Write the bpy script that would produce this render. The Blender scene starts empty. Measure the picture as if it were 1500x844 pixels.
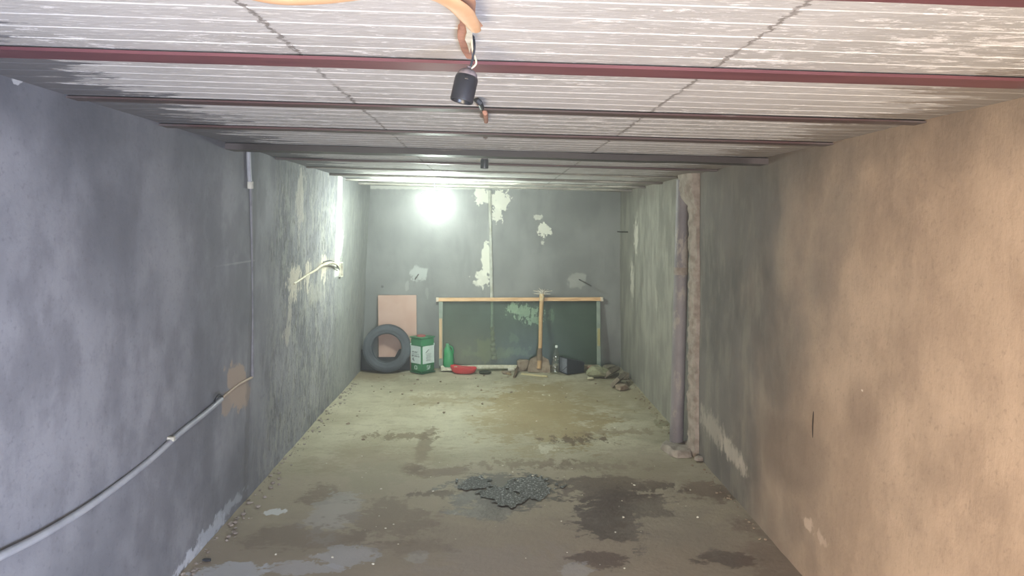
import bpy, bmesh, math, random
from mathutils import Vector, Matrix, noise, Euler
random.seed(7)
R = math.radians
PI = math.pi
sc = bpy.context.scene
COL = sc.collection

# ------------------------------------------------------------------ camera, world, lights, exposure
CAMZ = 1.85
PITCH, YAW, FPX = 5.04, 1.46, 1100.0
cd = bpy.data.cameras.new('camera'); cam = bpy.data.objects.new('camera', cd); COL.objects.link(cam)
cd.sensor_width = 36.0; cd.lens = 36.0 * FPX / 1500.0; cd.clip_start = 0.02
cam.location = (0, 0, CAMZ); cam.rotation_euler = (R(90 - PITCH), 0, R(-YAW))
sc.camera = cam

w = bpy.data.worlds.new('sky'); sc.world = w; w.use_nodes = True
wb = w.node_tree.nodes['Background']; wb.inputs[0].default_value = (0.72, 0.82, 1.0, 1); wb.inputs[1].default_value = 0.8

def area(name, loc, target, sx, sy, col, power, spread=180):
    l = bpy.data.lights.new(name, 'AREA'); l.shape = 'RECTANGLE'; l.size = sx; l.size_y = sy
    l.color = col; l.energy = power; l.spread = R(spread)
    o = bpy.data.objects.new(name, l); COL.objects.link(o); o.location = loc
    d = Vector(target) - Vector(loc); o.rotation_euler = d.to_track_quat('-Z', 'Y').to_euler()
    return o
# daylight through the open garage door behind the camera: cool sky from one side, warm sunlit yard from the other
area('daylight_sky', (0.85, -0.8, 0.75), (-1.6, 2.3, 0.5), 1.4, 1.2, (0.58, 0.71, 1.0), 104, 115)
area('daylight_yard', (-0.85, -0.8, 0.75), (1.6, 2.4, 0.5), 1.4, 1.2, (1.0, 0.78, 0.53), 108, 115)
area('daylight_door', (0.0, -1.5, 1.3), (0.0, 3.0, 1.75), 2.4, 1.5, (0.90, 0.95, 1.0), 42)
BULB_RADIANCE = 195
BULB_COL = (0.88, 1.0, 0.90)

vs = sc.view_settings
vs.view_transform = 'Standard'; vs.look = 'None'; vs.gamma = 1; vs.use_curve_mapping = False
vs.exposure = 0.06

# ------------------------------------------------------------------ camera geometry used to place things on the room's surfaces
_th, _ps = R(PITCH), R(YAW)
RV = Vector((math.cos(_ps), -math.sin(_ps), 0))
FV = Vector((math.sin(_ps) * math.cos(_th), math.cos(_ps) * math.cos(_th), -math.sin(_th)))
UV = Vector((math.sin(_ps) * math.sin(_th), math.cos(_ps) * math.sin(_th), math.cos(_th)))
C0 = Vector((0, 0, CAMZ))
def ray(px, py):
    return (FV + RV * ((px - 750) / FPX) + UV * ((422 - py) / FPX)).normalized()
def hit(px, py, p0, n):
    d = ray(px, py); n = Vector(n); return C0 + d * ((Vector(p0) - C0).dot(n) / d.dot(n))
D = 9.42
LB, LT, RB, RT = -1.655, -1.515, 1.625, 1.59
def zc(x): return 2.262 - 0.025 * x
def fl(px, py, z=0.0): return hit(px, py, (0, 0, z), (0, 0, 1))
def bk(px, py, y=D): return hit(px, py, (0, y, 0), (0, 1, 0))
NL = Vector((2.31, 0, -(LT - LB))).normalized(); NR = Vector((-2.21, 0, RT - RB)).normalized()
def lw(px, py, off=0.0): return hit(px, py, Vector((LB, 0, 0)) + NL * off, NL)
def rw(px, py, off=0.0): return hit(px, py, Vector((RB, 0, 0)) + NR * off, NR)
NC = Vector((0.025, 0, 1)).normalized()
def cl(px, py, off=0.0): return hit(px, py, (0, 0, zc(0) - off), NC)
def atd(px, py, y): return hit(px, py, (0, y, 0), (0, 1, 0))

# ------------------------------------------------------------------ node helpers
def srgb(r, g, b):
    f = lambda c: ((c / 255 + 0.055) / 1.055) ** 2.4 if c > 10 else c / 255 / 12.92
    return (f(r), f(g), f(b), 1)
class M:
    def __init__(s, name, rough=0.85, spec=0.3):
        s.m = bpy.data.materials.new(name); s.m.use_nodes = True; s.t = s.m.node_tree; s.n = s.t.nodes; s.l = s.t.links
        s.b = s.n['Principled BSDF']; s.b.inputs['Roughness'].default_value = rough
        s.b.inputs['Specular IOR Level'].default_value = spec
        s.tc = s.n.new('ShaderNodeTexCoord').outputs['Object']; s.cache = {}
    def put(s, inp, v):
        if hasattr(v, 'is_linked') or isinstance(v, bpy.types.NodeSocket): s.l.new(v, inp)
        elif v is not None: inp.default_value = v
    def math(s, op, a, b=None, c=None, clamp=False):
        n = s.n.new('ShaderNodeMath'); n.operation = op; n.use_clamp = clamp
        s.put(n.inputs[0], a); s.put(n.inputs[1], b); s.put(n.inputs[2], c); return n.outputs[0]
    def vm(s, op, a, b=None):
        n = s.n.new('ShaderNodeVectorMath'); n.operation = op; s.put(n.inputs[0], a); s.put(n.inputs[1], b)
        return n.outputs['Value'] if op == 'LENGTH' else n.outputs[0]
    def noise(s, scale, detail=4, rough=0.55, stretch=None, off=0, dist=0):
        k = (scale, detail, rough, stretch, off, dist)
        if k in s.cache: return s.cache[k]
        v = s.tc
        if stretch or off:
            mp = s.n.new('ShaderNodeMapping'); s.l.new(v, mp.inputs[0]); v = mp.outputs[0]
            if stretch: mp.inputs['Scale'].default_value = stretch
            mp.inputs['Location'].default_value = (off, off * 1.7, off * 0.6)
        n = s.n.new('ShaderNodeTexNoise'); s.l.new(v, n.inputs['Vector'])
        n.inputs['Scale'].default_value = scale; n.inputs['Detail'].default_value = detail
        n.inputs['Roughness'].default_value = rough; n.inputs['Distortion'].default_value = dist
        s.cache[k] = n.outputs['Fac']; return n.outputs['Fac']
    def ramp(s, v, a, b, lo=0.0, hi=1.0, smooth=True):
        n = s.n.new('ShaderNodeMapRange'); n.interpolation_type = 'SMOOTHSTEP' if smooth else 'LINEAR'
        s.put(n.inputs[0], v); n.inputs[1].default_value = a; n.inputs[2].default_value = b
        n.inputs[3].default_value = lo; n.inputs[4].default_value = hi; return n.outputs[0]
    def xyz(s):
        n = s.n.new('ShaderNodeSeparateXYZ'); s.l.new(s.tc, n.inputs[0]); return n.outputs
    def mix(s, f, a, b):
        n = s.n.new('ShaderNodeMix'); n.data_type = 'RGBA'
        s.put(n.inputs[0], f); s.put(n.inputs[6], a); s.put(n.inputs[7], b); return n.outputs[2]
    def blob(s, c, r, amp=0.6, nz=None, soft=0.12, rot=None):
        v = s.vm('SUBTRACT', s.tc, tuple(c))
        if rot:
            n = s.n.new('ShaderNodeVectorRotate'); n.rotation_type = 'AXIS_ANGLE'; s.l.new(v, n.inputs['Vector'])
            n.inputs['Axis'].default_value = rot[0]; n.inputs['Angle'].default_value = rot[1]; v = n.outputs[0]
        v = s.vm('LENGTH', s.vm('MULTIPLY', v, tuple(1.0 / q if q else 0.0 for q in r)))
        nz = nz if nz is not None else s.noise(9, 5, 0.65)
        v = s.math('MULTIPLY_ADD', s.math('SUBTRACT', nz, 0.5), amp * 4.5, v)
        return s.ramp(v, 1 + soft, 1 - soft)
    def bump(s, h, strength=0.5, dist=0.01):
        n = s.n.new('ShaderNodeBump'); n.inputs['Strength'].default_value = strength; n.inputs['Distance'].default_value = dist
        s.put(n.inputs['Height'], h)
        if s.b.inputs['Normal'].is_linked: s.l.new(s.b.inputs['Normal'].links[0].from_socket, n.inputs['Normal'])
        s.l.new(n.outputs[0], s.b.inputs['Normal'])
    def col(s, v): s.put(s.b.inputs['Base Color'], v); return s.m
def simple(name, c, c2=None, rough=0.7, scale=12, spec=0.3, bump=0.0, metal=0.0, stretch=None, detail=4):
    m = M(name, rough, spec); m.b.inputs['Metallic'].default_value = metal
    c2 = c2 or tuple(x * 0.8 for x in c)
    nz = m.noise(scale, detail, 0.6, stretch)
    m.col(m.mix(m.ramp(nz, 0.35, 0.68), srgb(*c), srgb(*c2)))
    if bump: m.bump(m.noise(scale * 3, 4, 0.6, stretch), bump, 0.005)
    return m.m

# ------------------------------------------------------------------ mesh helpers
def obj(name, bm, mat, parent=None, smooth=False, kind=None):
    me = bpy.data.meshes.new(name); bmesh.ops.recalc_face_normals(bm, faces=bm.faces); bm.to_mesh(me); bm.free()
    if smooth:
        for p in me.polygons: p.use_smooth = True
        try: me.set_sharp_from_angle(angle=R(40))
        except Exception: pass
    for mm in (mat if isinstance(mat, (list, tuple)) else [mat]): me.materials.append(mm)
    o = bpy.data.objects.new(name, me); COL.objects.link(o)
    if parent: o.parent = parent
    if kind: o['kind'] = kind
    return o
def tag(o, label, cat, group=None, kind=None):
    o['label'] = label; o['category'] = cat
    if group: o['group'] = group
    if kind: o['kind'] = kind
    return o
def thing(name, label, cat, loc=(0, 0, 0), rot=(0, 0, 0), group=None):
    o = bpy.data.objects.new(name, None); COL.objects.link(o); o.location = loc; o.rotation_euler = rot
    o.empty_display_size = 0.05
    return tag(o, label, cat, group)
def box(bm, c, s, rot=None, bev=0.0, jit=0.0, cuts=0):
    old = set(bm.verts)
    for v in bmesh.ops.create_cube(bm, size=1.0)['verts']: v.co = Vector((v.co.x * s[0], v.co.y * s[1], v.co.z * s[2]))
    new = lambda: [v for v in bm.verts if v not in old]
    edges = lambda: list({e for v in new() for e in v.link_edges})
    if bev: bmesh.ops.bevel(bm, geom=edges(), offset=bev, segments=2, affect='EDGES', profile=0.5)
    if cuts: bmesh.ops.subdivide_edges(bm, edges=edges(), cuts=cuts, use_grid_fill=True)
    vs_ = new()
    if jit:
        sd = random.random() * 50
        for v in vs_: v.co += noise.noise_vector(v.co * (0.9 / max(min(s), 0.03)) + Vector((sd, sd, sd))) * jit
    mt = Matrix.Translation(c) @ (rot.to_matrix().to_4x4() if isinstance(rot, Euler) else (rot if rot else Matrix()))
    for v in vs_: v.co = mt @ v.co
    return vs_
def tube(bm, pts, r, seg=12, cap=True, rib=0):
    pts = [Vector(p) for p in pts]; rings = []; up = None
    n = len(pts)
    for i, p in enumerate(pts):
        t = (pts[min(i + 1, n - 1)] - pts[max(i - 1, 0)]).normalized()
        if up is None: up = t.orthogonal().normalized()
        up = (up - t * up.dot(t)).normalized(); s = t.cross(up)
        rr = r(i / (n - 1)) if callable(r) else r
        if rib and i % 2: rr *= rib
        rings.append([bm.verts.new(p + (up * math.cos(a) + s * math.sin(a)) * rr) for a in [2 * PI * k / seg for k in range(seg)]])
    for a, b in zip(rings, rings[1:]):
        for k in range(seg): bm.faces.new((a[k], a[(k + 1) % seg], b[(k + 1) % seg], b[k]))
    if cap: bm.faces.new(rings[0][::-1]); bm.faces.new(rings[-1])
def lathe(bm, prof, seg=32, mt=None, closed=False, capb=False, capt=False):
    mt = mt or Matrix(); rings = []
    for (r, z) in prof:
        rings.append([bm.verts.new(mt @ Vector((r * math.cos(2 * PI * k / seg), r * math.sin(2 * PI * k / seg), z))) for k in range(seg)])
    pr = list(zip(rings, rings[1:])) + ([(rings[-1], rings[0])] if closed else [])
    for a, b in pr:
        for k in range(seg): bm.faces.new((a[k], a[(k + 1) % seg], b[(k + 1) % seg], b[k]))
    if capb: bm.faces.new(rings[0][::-1])
    if capt: bm.faces.new(rings[-1])
def spline(pts, n=10):
    pts = [Vector(p) for p in pts]; P = [pts[0] * 2 - pts[1]] + pts + [pts[-1] * 2 - pts[-2]]; out = []
    for i in range(1, len(P) - 2):
        for k in range(n):
            t = k / n; a, b, c, d = P[i - 1:i + 3]
            out.append(0.5 * ((2 * b) + (c - a) * t + (2 * a - 5 * b + 4 * c - d) * t * t + (3 * b - a - 3 * c + d) * t ** 3))
    out.append(pts[-1]); return out
def rough_slab(bm, outline, n, thick, amp, seed=0, rings=3):
    """irregular lump: outline (closed list) raised along n in a few shrinking rings"""
    outline = [Vector(p) for p in outline]; c = sum(outline, Vector()) / len(outline); n = Vector(n).normalized()
    prev = [bm.verts.new(p - n * 0.004) for p in outline]; first = prev
    for k in range(1, rings + 1):
        f = k / rings; cur = []
        for p in outline:
            q = p + (c - p) * (0.04 + 0.28 * f * f) + n * thick * math.sin(f * PI / 2)
            q += n * amp * noise.noise(q * 25 + Vector((seed, 0, 0)))
            cur.append(bm.verts.new(q))
        L = len(outline)
        for i in range(L): bm.faces.new((prev[i], prev[(i + 1) % L], cur[(i + 1) % L], cur[i]))
        prev = cur
    cv = bm.verts.new(c + n * thick * (1 + 0.2 * noise.noise(c * 9)))
    L = len(outline)
    for i in range(L): bm.faces.new((prev[i], prev[(i + 1) % L], cv))
    bm.faces.new(first[::-1])
def stone(bm, c, s, seed, rotz=0.0, tilt=0.0, sub=2, flat=False):
    r = bmesh.ops.create_icosphere(bm, subdivisions=sub, radius=0.5)
    e = Euler((tilt, 0, rotz)).to_matrix()
    for v in r['verts']:
        p = v.co.copy(); k = 1 + 0.45 * noise.noise(p * 2.2 + Vector((seed, seed * 2, 0)))
        p = p * k
        if flat: p = Vector([math.copysign(min(abs(q), 0.36), q) for q in p])
        v.co = e @ Vector((p.x * s[0], p.y * s[1], p.z * s[2])) + Vector(c)
    return r['verts']

# ------------------------------------------------------------------ room materials
def mat_floor():
    m = M('floor_concrete', 0.8, 0.35)
    n1 = m.noise(1.6, 6, 0.6); n2 = m.noise(7, 6, 0.65); n3 = m.noise(60, 3, 0.6)
    c = m.mix(m.ramp(n1, 0.38, 0.62), srgb(178, 172, 150), srgb(158, 151, 128))
    c = m.mix(m.ramp(n2, 0.5, 0.72, 0, 0.35), c, srgb(125, 115, 98))
    c = m.mix(m.ramp(n3, 0.55, 0.7, 0, 0.35), c, srgb(100, 92, 78))
    c = m.mix(m.ramp(m.noise(12, 8, 0.75, (0.5, 1, 1), 6), 0.52, 0.62, 0, 0.35), c, srgb(122, 112, 90))
    edge = m.math('MULTIPLY_ADD', m.noise(5, 6, 0.65, None, 3.1), 0.6, m.math('MULTIPLY', m.noise(19, 6, 0.7, (0.8, 1, 1), 4.4), 0.4))
    edge2 = m.noise(14, 5, 0.7, (1, 0.45, 1), 1.3)
    # front half: older, damp brown concrete
    X = m.xyz()
    f = m.ramp(m.math('MULTIPLY_ADD', n1, 2.2, X[1]), 7.1, 6.3)
    c = m.mix(m.math('MULTIPLY', f, 0.8), c, srgb(158, 147, 130))
    f = m.ramp(m.math('MULTIPLY_ADD', edge, 2.0, X[1]), 5.9, 5.2)
    c = m.mix(m.math('MULTIPLY', f, 0.55), c, srgb(140, 128, 116))
    def fb(cx, cy, rx, ry, colr, fac, amp=0.5, soft=0.12, nz=None):
        nonlocal c
        p = fl(cx, cy); a = abs(fl(cx + rx, cy).x - p.x); b = (fl(cx, cy - ry).y - fl(cx, cy + ry).y) / 2
        k = m.blob((p.x, p.y, 0), (a, b, 0), amp * 1.8, nz if nz is not None else edge, soft)
        c = m.mix(m.math('MULTIPLY', k, fac), c, srgb(*colr)); return k
    G = (176, 176, 178)
    fb(790, 603, 85, 42, (140, 122, 84), 0.75, 0.7, 0.2)
    fb(850, 580, 110, 26, (134, 120, 88), 0.5, 0.8, 0.3)
    fb(690, 640, 90, 40, (182, 178, 156), 0.35, 0.8, 0.4)
    fb(745, 628, 38, 16, (128, 108, 66), 0.4, 0.9, 0.3)
    fb(838, 643, 36, 5, (92, 72, 56), 0.8, 0.9, 0.25, edge2)
    fb(640, 583, 40, 7, (132, 116, 84), 0.45, 0.9, 0.4, edge2)
    fb(600, 638, 46, 4, (112, 98, 76), 0.75, 0.9, 0.3, edge2)
    fb(622, 652, 11, 22, (108, 92, 74), 0.65, 0.7, 0.3)
    fb(606, 685, 20, 8, (102, 84, 72), 0.75, 0.6, 0.3)
    fb(650, 690, 32, 7, (108, 90, 78), 0.6, 0.8, 0.3)
    fb(470, 722, 30, 14, (108, 92, 80), 0.55, 0.8, 0.3)
    fb(560, 672, 90, 20, (140, 126, 104), 0.5, 0.8, 0.4)
    fb(545, 700, 45, 26, (150, 144, 124), 0.6, 0.7, 0.15)
    fb(490, 752, 36, 34, G, 0.45, 0.5, 0.08)
    fb(570, 760, 60, 30, (118, 104, 92), 0.5, 0.8, 0.2)
    fb(455, 785, 90, 16, (120, 108, 96), 0.55, 0.7, 0.2)
    fb(399, 749, 14, 5, (215, 218, 222), 0.8, 0.6, 0.12, edge2)
    fb(515, 812, 48, 14, (176, 178, 186), 0.6, 0.5, 0.07)
    fb(440, 832, 55, 9, (176, 178, 186), 0.6, 0.6, 0.08)
    fb(335, 842, 55, 18, (184, 188, 198), 0.7, 0.5, 0.08)
    fb(612, 812, 20, 9, G, 0.4, 0.5, 0.1)
    fb(740, 820, 110, 28, (150, 142, 138), 0.35, 0.7, 0.2)
    fb(600, 800, 60, 12, (112, 98, 86), 0.4, 0.8, 0.3)
    wet = []
    wet.append(fb(880, 716, 72, 18, (92, 76, 68), 0.8, 0.75, 0.1))
    wet.append(fb(960, 712, 34, 7, (84, 68, 60), 0.75, 0.8, 0.12, edge2))
    wet.append(fb(893, 760, 46, 32, (78, 64, 60), 0.85, 0.6, 0.1))
    wet.append(fb(915, 738, 58, 22, (84, 70, 64), 0.7, 0.8, 0.1))
    fb(880, 815, 32, 12, (92, 76, 70), 0.75, 0.8, 0.15)
    fb(1048, 718, 40, 12, (104, 84, 72), 0.7, 0.9, 0.3)
    fb(1062, 816, 52, 12, (84, 72, 66), 0.75, 0.7, 0.2)
    fb(770, 678, 60, 5, (118, 102, 84), 0.6, 0.9, 0.4, edge2)
    fb(870, 682, 55, 7, (116, 100, 84), 0.5, 0.9, 0.4, edge2)
    fb(975, 622, 10, 10, (108, 104, 76), 0.6, 0.8, 0.3, edge2)
    fb(910, 632, 50, 3, (126, 108, 84), 0.6, 0.8, 0.4, edge2)
    fb(945, 680, 60, 30, (140, 126, 108), 0.4, 0.8, 0.4)
    fb(800, 656, 14, 5, (196, 192, 174), 0.7, 0.8, 0.2, edge2)
    fb(845, 835, 22, 12, G, 0.45, 0.7, 0.1)
    fb(985, 770, 75, 35, (142, 136, 124), 0.35, 0.6, 0.3)
    fb(1130, 815, 40, 50, (112, 92, 80), 0.5, 0.8, 0.4)
    wet.append(fb(738, 716, 76, 26, (86, 80, 72), 0.85, 0.6, 0.1))
    wet.append(fb(718, 744, 52, 14, (86, 76, 68), 0.75, 0.7, 0.12))
    fb(640, 722, 34, 4, (92, 80, 70), 0.6, 0.9, 0.3, edge2)
    fb(545, 548, 50, 8, (140, 120, 92), 0.6, 0.7, 0.3)
    k = wet[0]
    for q in wet[1:]: k = m.math('MAXIMUM', k, q)
    m.put(m.b.inputs['Roughness'], m.math('MULTIPLY_ADD', k, -0.28, 0.8))
    m.bump(m.noise(35, 6, 0.7), 0.35, 0.01); m.bump(n2, 0.3, 0.02)
    return m.col(c)

def mat_left():
    m = M('wall_cement_grey', 0.85, 0.3); X = m.xyz()
    n1 = m.noise(1.3, 5, 0.55); n2 = m.noise(2.2, 6, 0.62, (1, 1.2, 0.8)); n3 = m.noise(50, 4, 0.65)
    nv = m.noise(14, 6, 0.75, (1, 1.0, 0.35)); ns = m.noise(26, 6, 0.72, (1, 1, 0.5), 2)
    c = m.mix(m.ramp(n1, 0.36, 0.64), srgb(152, 152, 156), srgb(122, 123, 128))
    c = m.mix(m.ramp(n2, 0.44, 0.62, 0, 0.55), c, srgb(108, 108, 113))
    c = m.mix(m.ramp(n3, 0.55, 0.7, 0, 0.3), c, srgb(90, 90, 94))
    c = m.mix(m.ramp(m.noise(9, 8, 0.72, None, 12), 0.52, 0.68, 0, 0.2), c, srgb(98, 98, 103))
    # rough trowelled, lime-streaked stretch near the lamp
    reg = m.ramp(m.math('MULTIPLY_ADD', n1, 1.6, X[1]), 5.6, 6.6)
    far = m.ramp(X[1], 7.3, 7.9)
    st = m.math('MULTIPLY', m.ramp(nv, 0.48, 0.56), reg)
    c = m.mix(m.math('MULTIPLY', st, 0.5), c, srgb(172, 172, 162))
    c = m.mix(m.math('MULTIPLY', m.math('MULTIPLY', m.ramp(ns, 0.54, 0.59), reg), 0.6), c, srgb(92, 90, 86))
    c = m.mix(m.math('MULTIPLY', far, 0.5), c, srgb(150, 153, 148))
    # darker band just under the ceiling
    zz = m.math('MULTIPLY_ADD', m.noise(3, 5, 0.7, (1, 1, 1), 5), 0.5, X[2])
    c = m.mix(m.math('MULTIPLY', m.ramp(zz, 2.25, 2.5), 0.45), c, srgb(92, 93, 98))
    def wb_(px, py, ry, rz, colr, fac, amp=0.7, soft=0.12, nz=None, rot=None):
        nonlocal c
        p = lw(px, py); k = m.blob(p, (0, ry, rz), amp, nz, soft, rot)
        c = m.mix(m.math('MULTIPLY', k, fac), c, srgb(*colr)); return k
    ed = m.noise(16, 6, 0.75, (1, 1, 0.6), 4)
    wb_(349, 568, 0.25, 0.12, (176, 156, 138), 0.85, 0.45, 0.1, m.noise(11, 5, 0.7), ((1, 0, 0), R(30)))
    wb_(332, 590, 0.10, 0.07, (168, 150, 134), 0.8, 0.5, 0.12)
    # lime plaster splats round the cable
    for px, py, ry, rz in ((431, 412, .20, .11), (451, 404, .10, .11), (475, 392, .10, .12), (426, 440, .06, .05), (440, 290, .10, .22), (424, 460, .07, .08), (420, 490, .1, .07)):
        wb_(px, py, ry, rz, (214, 206, 190), 0.85 if py < 430 and py > 300 else 0.4, 1.1, 0.1, ed)
    wb_(480, 388, 0.42, 0.05, (170, 160, 140), 0.4, 0.9, 0.3, ed)
    wb_(463, 430, 0.3, 0.10, (200, 196, 180), 0.3, 1.2, 0.3, ed)
    # filled chase above the socket box
    p0, p1 = lw(495.5, 262), lw(497, 400)
    yy = m.math('ABSOLUTE', m.math('SUBTRACT', m.math('MULTIPLY_ADD', m.math('SUBTRACT', ed, 0.5), 0.10, X[1]), (p0.y + p1.y) / 2))
    k = m.math('MULTIPLY', m.ramp(yy, 0.125, 0.09), m.ramp(X[2], p1.z - 0.04, p1.z + 0.0))
    c = m.mix(k, c, srgb(240, 240, 232))
    wb_(499, 352, 0.13, 0.16, (236, 236, 228), 0.9, 0.9, 0.1, ed)
    # scuffs, drips and lime line along the floor
    wb_(300, 790, 0.32, 0.05, (190, 195, 204), 0.75, 1.1, 0.2, m.noise(12, 6, 0.75, None, 9))
    wb_(332, 748, 0.3, 0.035, (176, 180, 186), 0.6, 1.1, 0.2, m.noise(12, 6, 0.75, None, 9))
    wb_(275, 818, 0.16, 0.03, (205, 208, 214), 0.8, 1.1, 0.2, m.noise(12, 6, 0.75, None, 9))
    wb_(25, 113, 0.03, 0.02, (205, 205, 205), 0.8, 0.8, 0.1)
    wb_(100, 130, 0.11, 0.018, (196, 196, 200), 0.7, 1.2, 0.15, ed)
    wb_(140, 140, 0.05, 0.016, (190, 190, 195), 0.7, 1.2, 0.15, ed)
    # vertical chase of the conduit
    q = lw(369, 400)
    y2 = m.math('ABSOLUTE', m.math('SUBTRACT', m.math('MULTIPLY_ADD', m.math('SUBTRACT', ed, 0.5), 0.12, X[1]), q.y))
    c = m.mix(m.math('MULTIPLY', m.ramp(y2, 0.06, 0.03), 0.4), c, srgb(98, 96, 96))
    f = m.blob(lw(350, 385), (0, 0.26, 0.006), 0.6, None, 0.5)
    c = m.mix(m.math('MULTIPLY', f, 0.3), c, srgb(190, 190, 190))
    m.bump(m.noise(1.8, 4, 0.5, (1, 1, 1)), 0.35, 0.05)
    m.bump(m.math('MULTIPLY', m.math('ADD', nv, m.math('MULTIPLY', ns, 0.5)), reg), 0.9, 0.025)
    m.bump(m.noise(70, 4, 0.7), 0.2, 0.006)
    return m.col(c)

def mat_right():
    m = M('wall_plaster_tan', 0.85, 0.3); X = m.xyz()
    n1 = m.noise(1.5, 6, 0.6); n2 = m.noise(2.0, 5, 0.58, (1, 0.8, 0.8), 2); n3 = m.noise(55, 4, 0.6)
    nv = m.noise(5, 5, 0.65, (1, 1.0, 0.4)); ed = m.noise(16, 6, 0.75, (1, 1, 0.6), 4)
    tan = m.mix(m.ramp(n1, 0.36, 0.64), srgb(184, 164, 146), srgb(162, 143, 127))
    tan = m.mix(m.ramp(n2, 0.46, 0.7, 0, 0.45), tan, srgb(128, 113, 102))
    tan = m.mix(m.ramp(m.noise(6, 5, 0.65, None, 7), 0.55, 0.7, 0, 0.25), tan, srgb(192, 170, 152))
    gry = m.mix(m.ramp(n1, 0.36, 0.64), srgb(118, 114, 111), srgb(98, 95, 93))
    gry = m.mix(m.ramp(nv, 0.45, 0.65, 0, 0.5), gry, srgb(144, 140, 130))
    t = m.math('MULTIPLY_ADD', m.math('SUBTRACT', n2, 0.5), 1.6, X[1])
    t = m.math('MULTIPLY_ADD', m.math('SUBTRACT', 1.0, X[2]), -0.25, t)
    c = m.mix(m.ramp(t, 3.2, 4.9), tan, gry)
    c = m.mix(m.ramp(X[1], 6.2, 6.6, 0, 0.6), c, m.mix(m.ramp(nv, 0.38, 0.62), srgb(128, 127, 118), srgb(156, 155, 144)))
    c = m.mix(m.ramp(n3, 0.56, 0.7, 0, 0.25), c, srgb(100, 88, 78))
    c = m.mix(m.ramp(m.noise(8, 8, 0.72, None, 12), 0.52, 0.68, 0, 0.18), c, srgb(130, 112, 98))
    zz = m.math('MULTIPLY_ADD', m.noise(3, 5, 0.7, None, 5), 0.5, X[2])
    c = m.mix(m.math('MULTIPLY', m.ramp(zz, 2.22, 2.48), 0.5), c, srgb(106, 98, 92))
    def wb_(px, py, ry, rz, colr, fac, amp=0.7, soft=0.12, nz=None, rot=None):
        nonlocal c
        p = rw(px, py); k = m.blob(p, (0, ry, rz), amp, nz, soft, rot)
        c = m.mix(m.math('MULTIPLY', k, fac), c, srgb(*colr))
    wb_(1046, 628, 0.36, 0.085, (176, 168, 158), 0.65, 1.0, 0.35, ed, ((1, 0, 0), R(-3)))
    wb_(1072, 662, 0.22, 0.06, (190, 182, 172), 0.7, 1.0, 0.35, ed)
    wb_(1088, 685, 0.09, 0.05, (190, 180, 170), 0.7, 1.0, 0.2, ed)
    wb_(932, 345, 0.11, 0.17, (205, 200, 188), 0.75, 1.1, 0.15, ed)
    wb_(926, 412, 0.10, 0.20, (205, 200, 188), 0.7, 1.1, 0.15, ed)
    wb_(962, 440, 0.06, 0.10, (170, 166, 154), 0.5, 0.9, 0.3, ed)
    wb_(1165, 668, 0.38, 0.16, (104, 92, 84), 0.4, 0.8, 0.4, n2)
    wb_(1265, 600, 0.16, 0.14, (118, 102, 92), 0.35, 0.8, 0.4, n2)
    wb_(1185, 768, 0.06, 0.03, (214, 196, 182), 0.6, 1.1, 0.3, ed)
    wb_(1205, 790, 0.07, 0.03, (210, 192, 178), 0.5, 1.1, 0.3, ed)
    wb_(1262, 572, 0.012, 0.007, (230, 222, 210), 0.7, 0.8, 0.2)
    m.bump(m.noise(1.8, 4, 0.5), 0.3, 0.05); m.bump(m.noise(10, 5, 0.7, (1, 1, 0.4)), 0.3, 0.012); m.bump(m.noise(75, 4, 0.7), 0.18, 0.006)
    return m.col(c)

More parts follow.
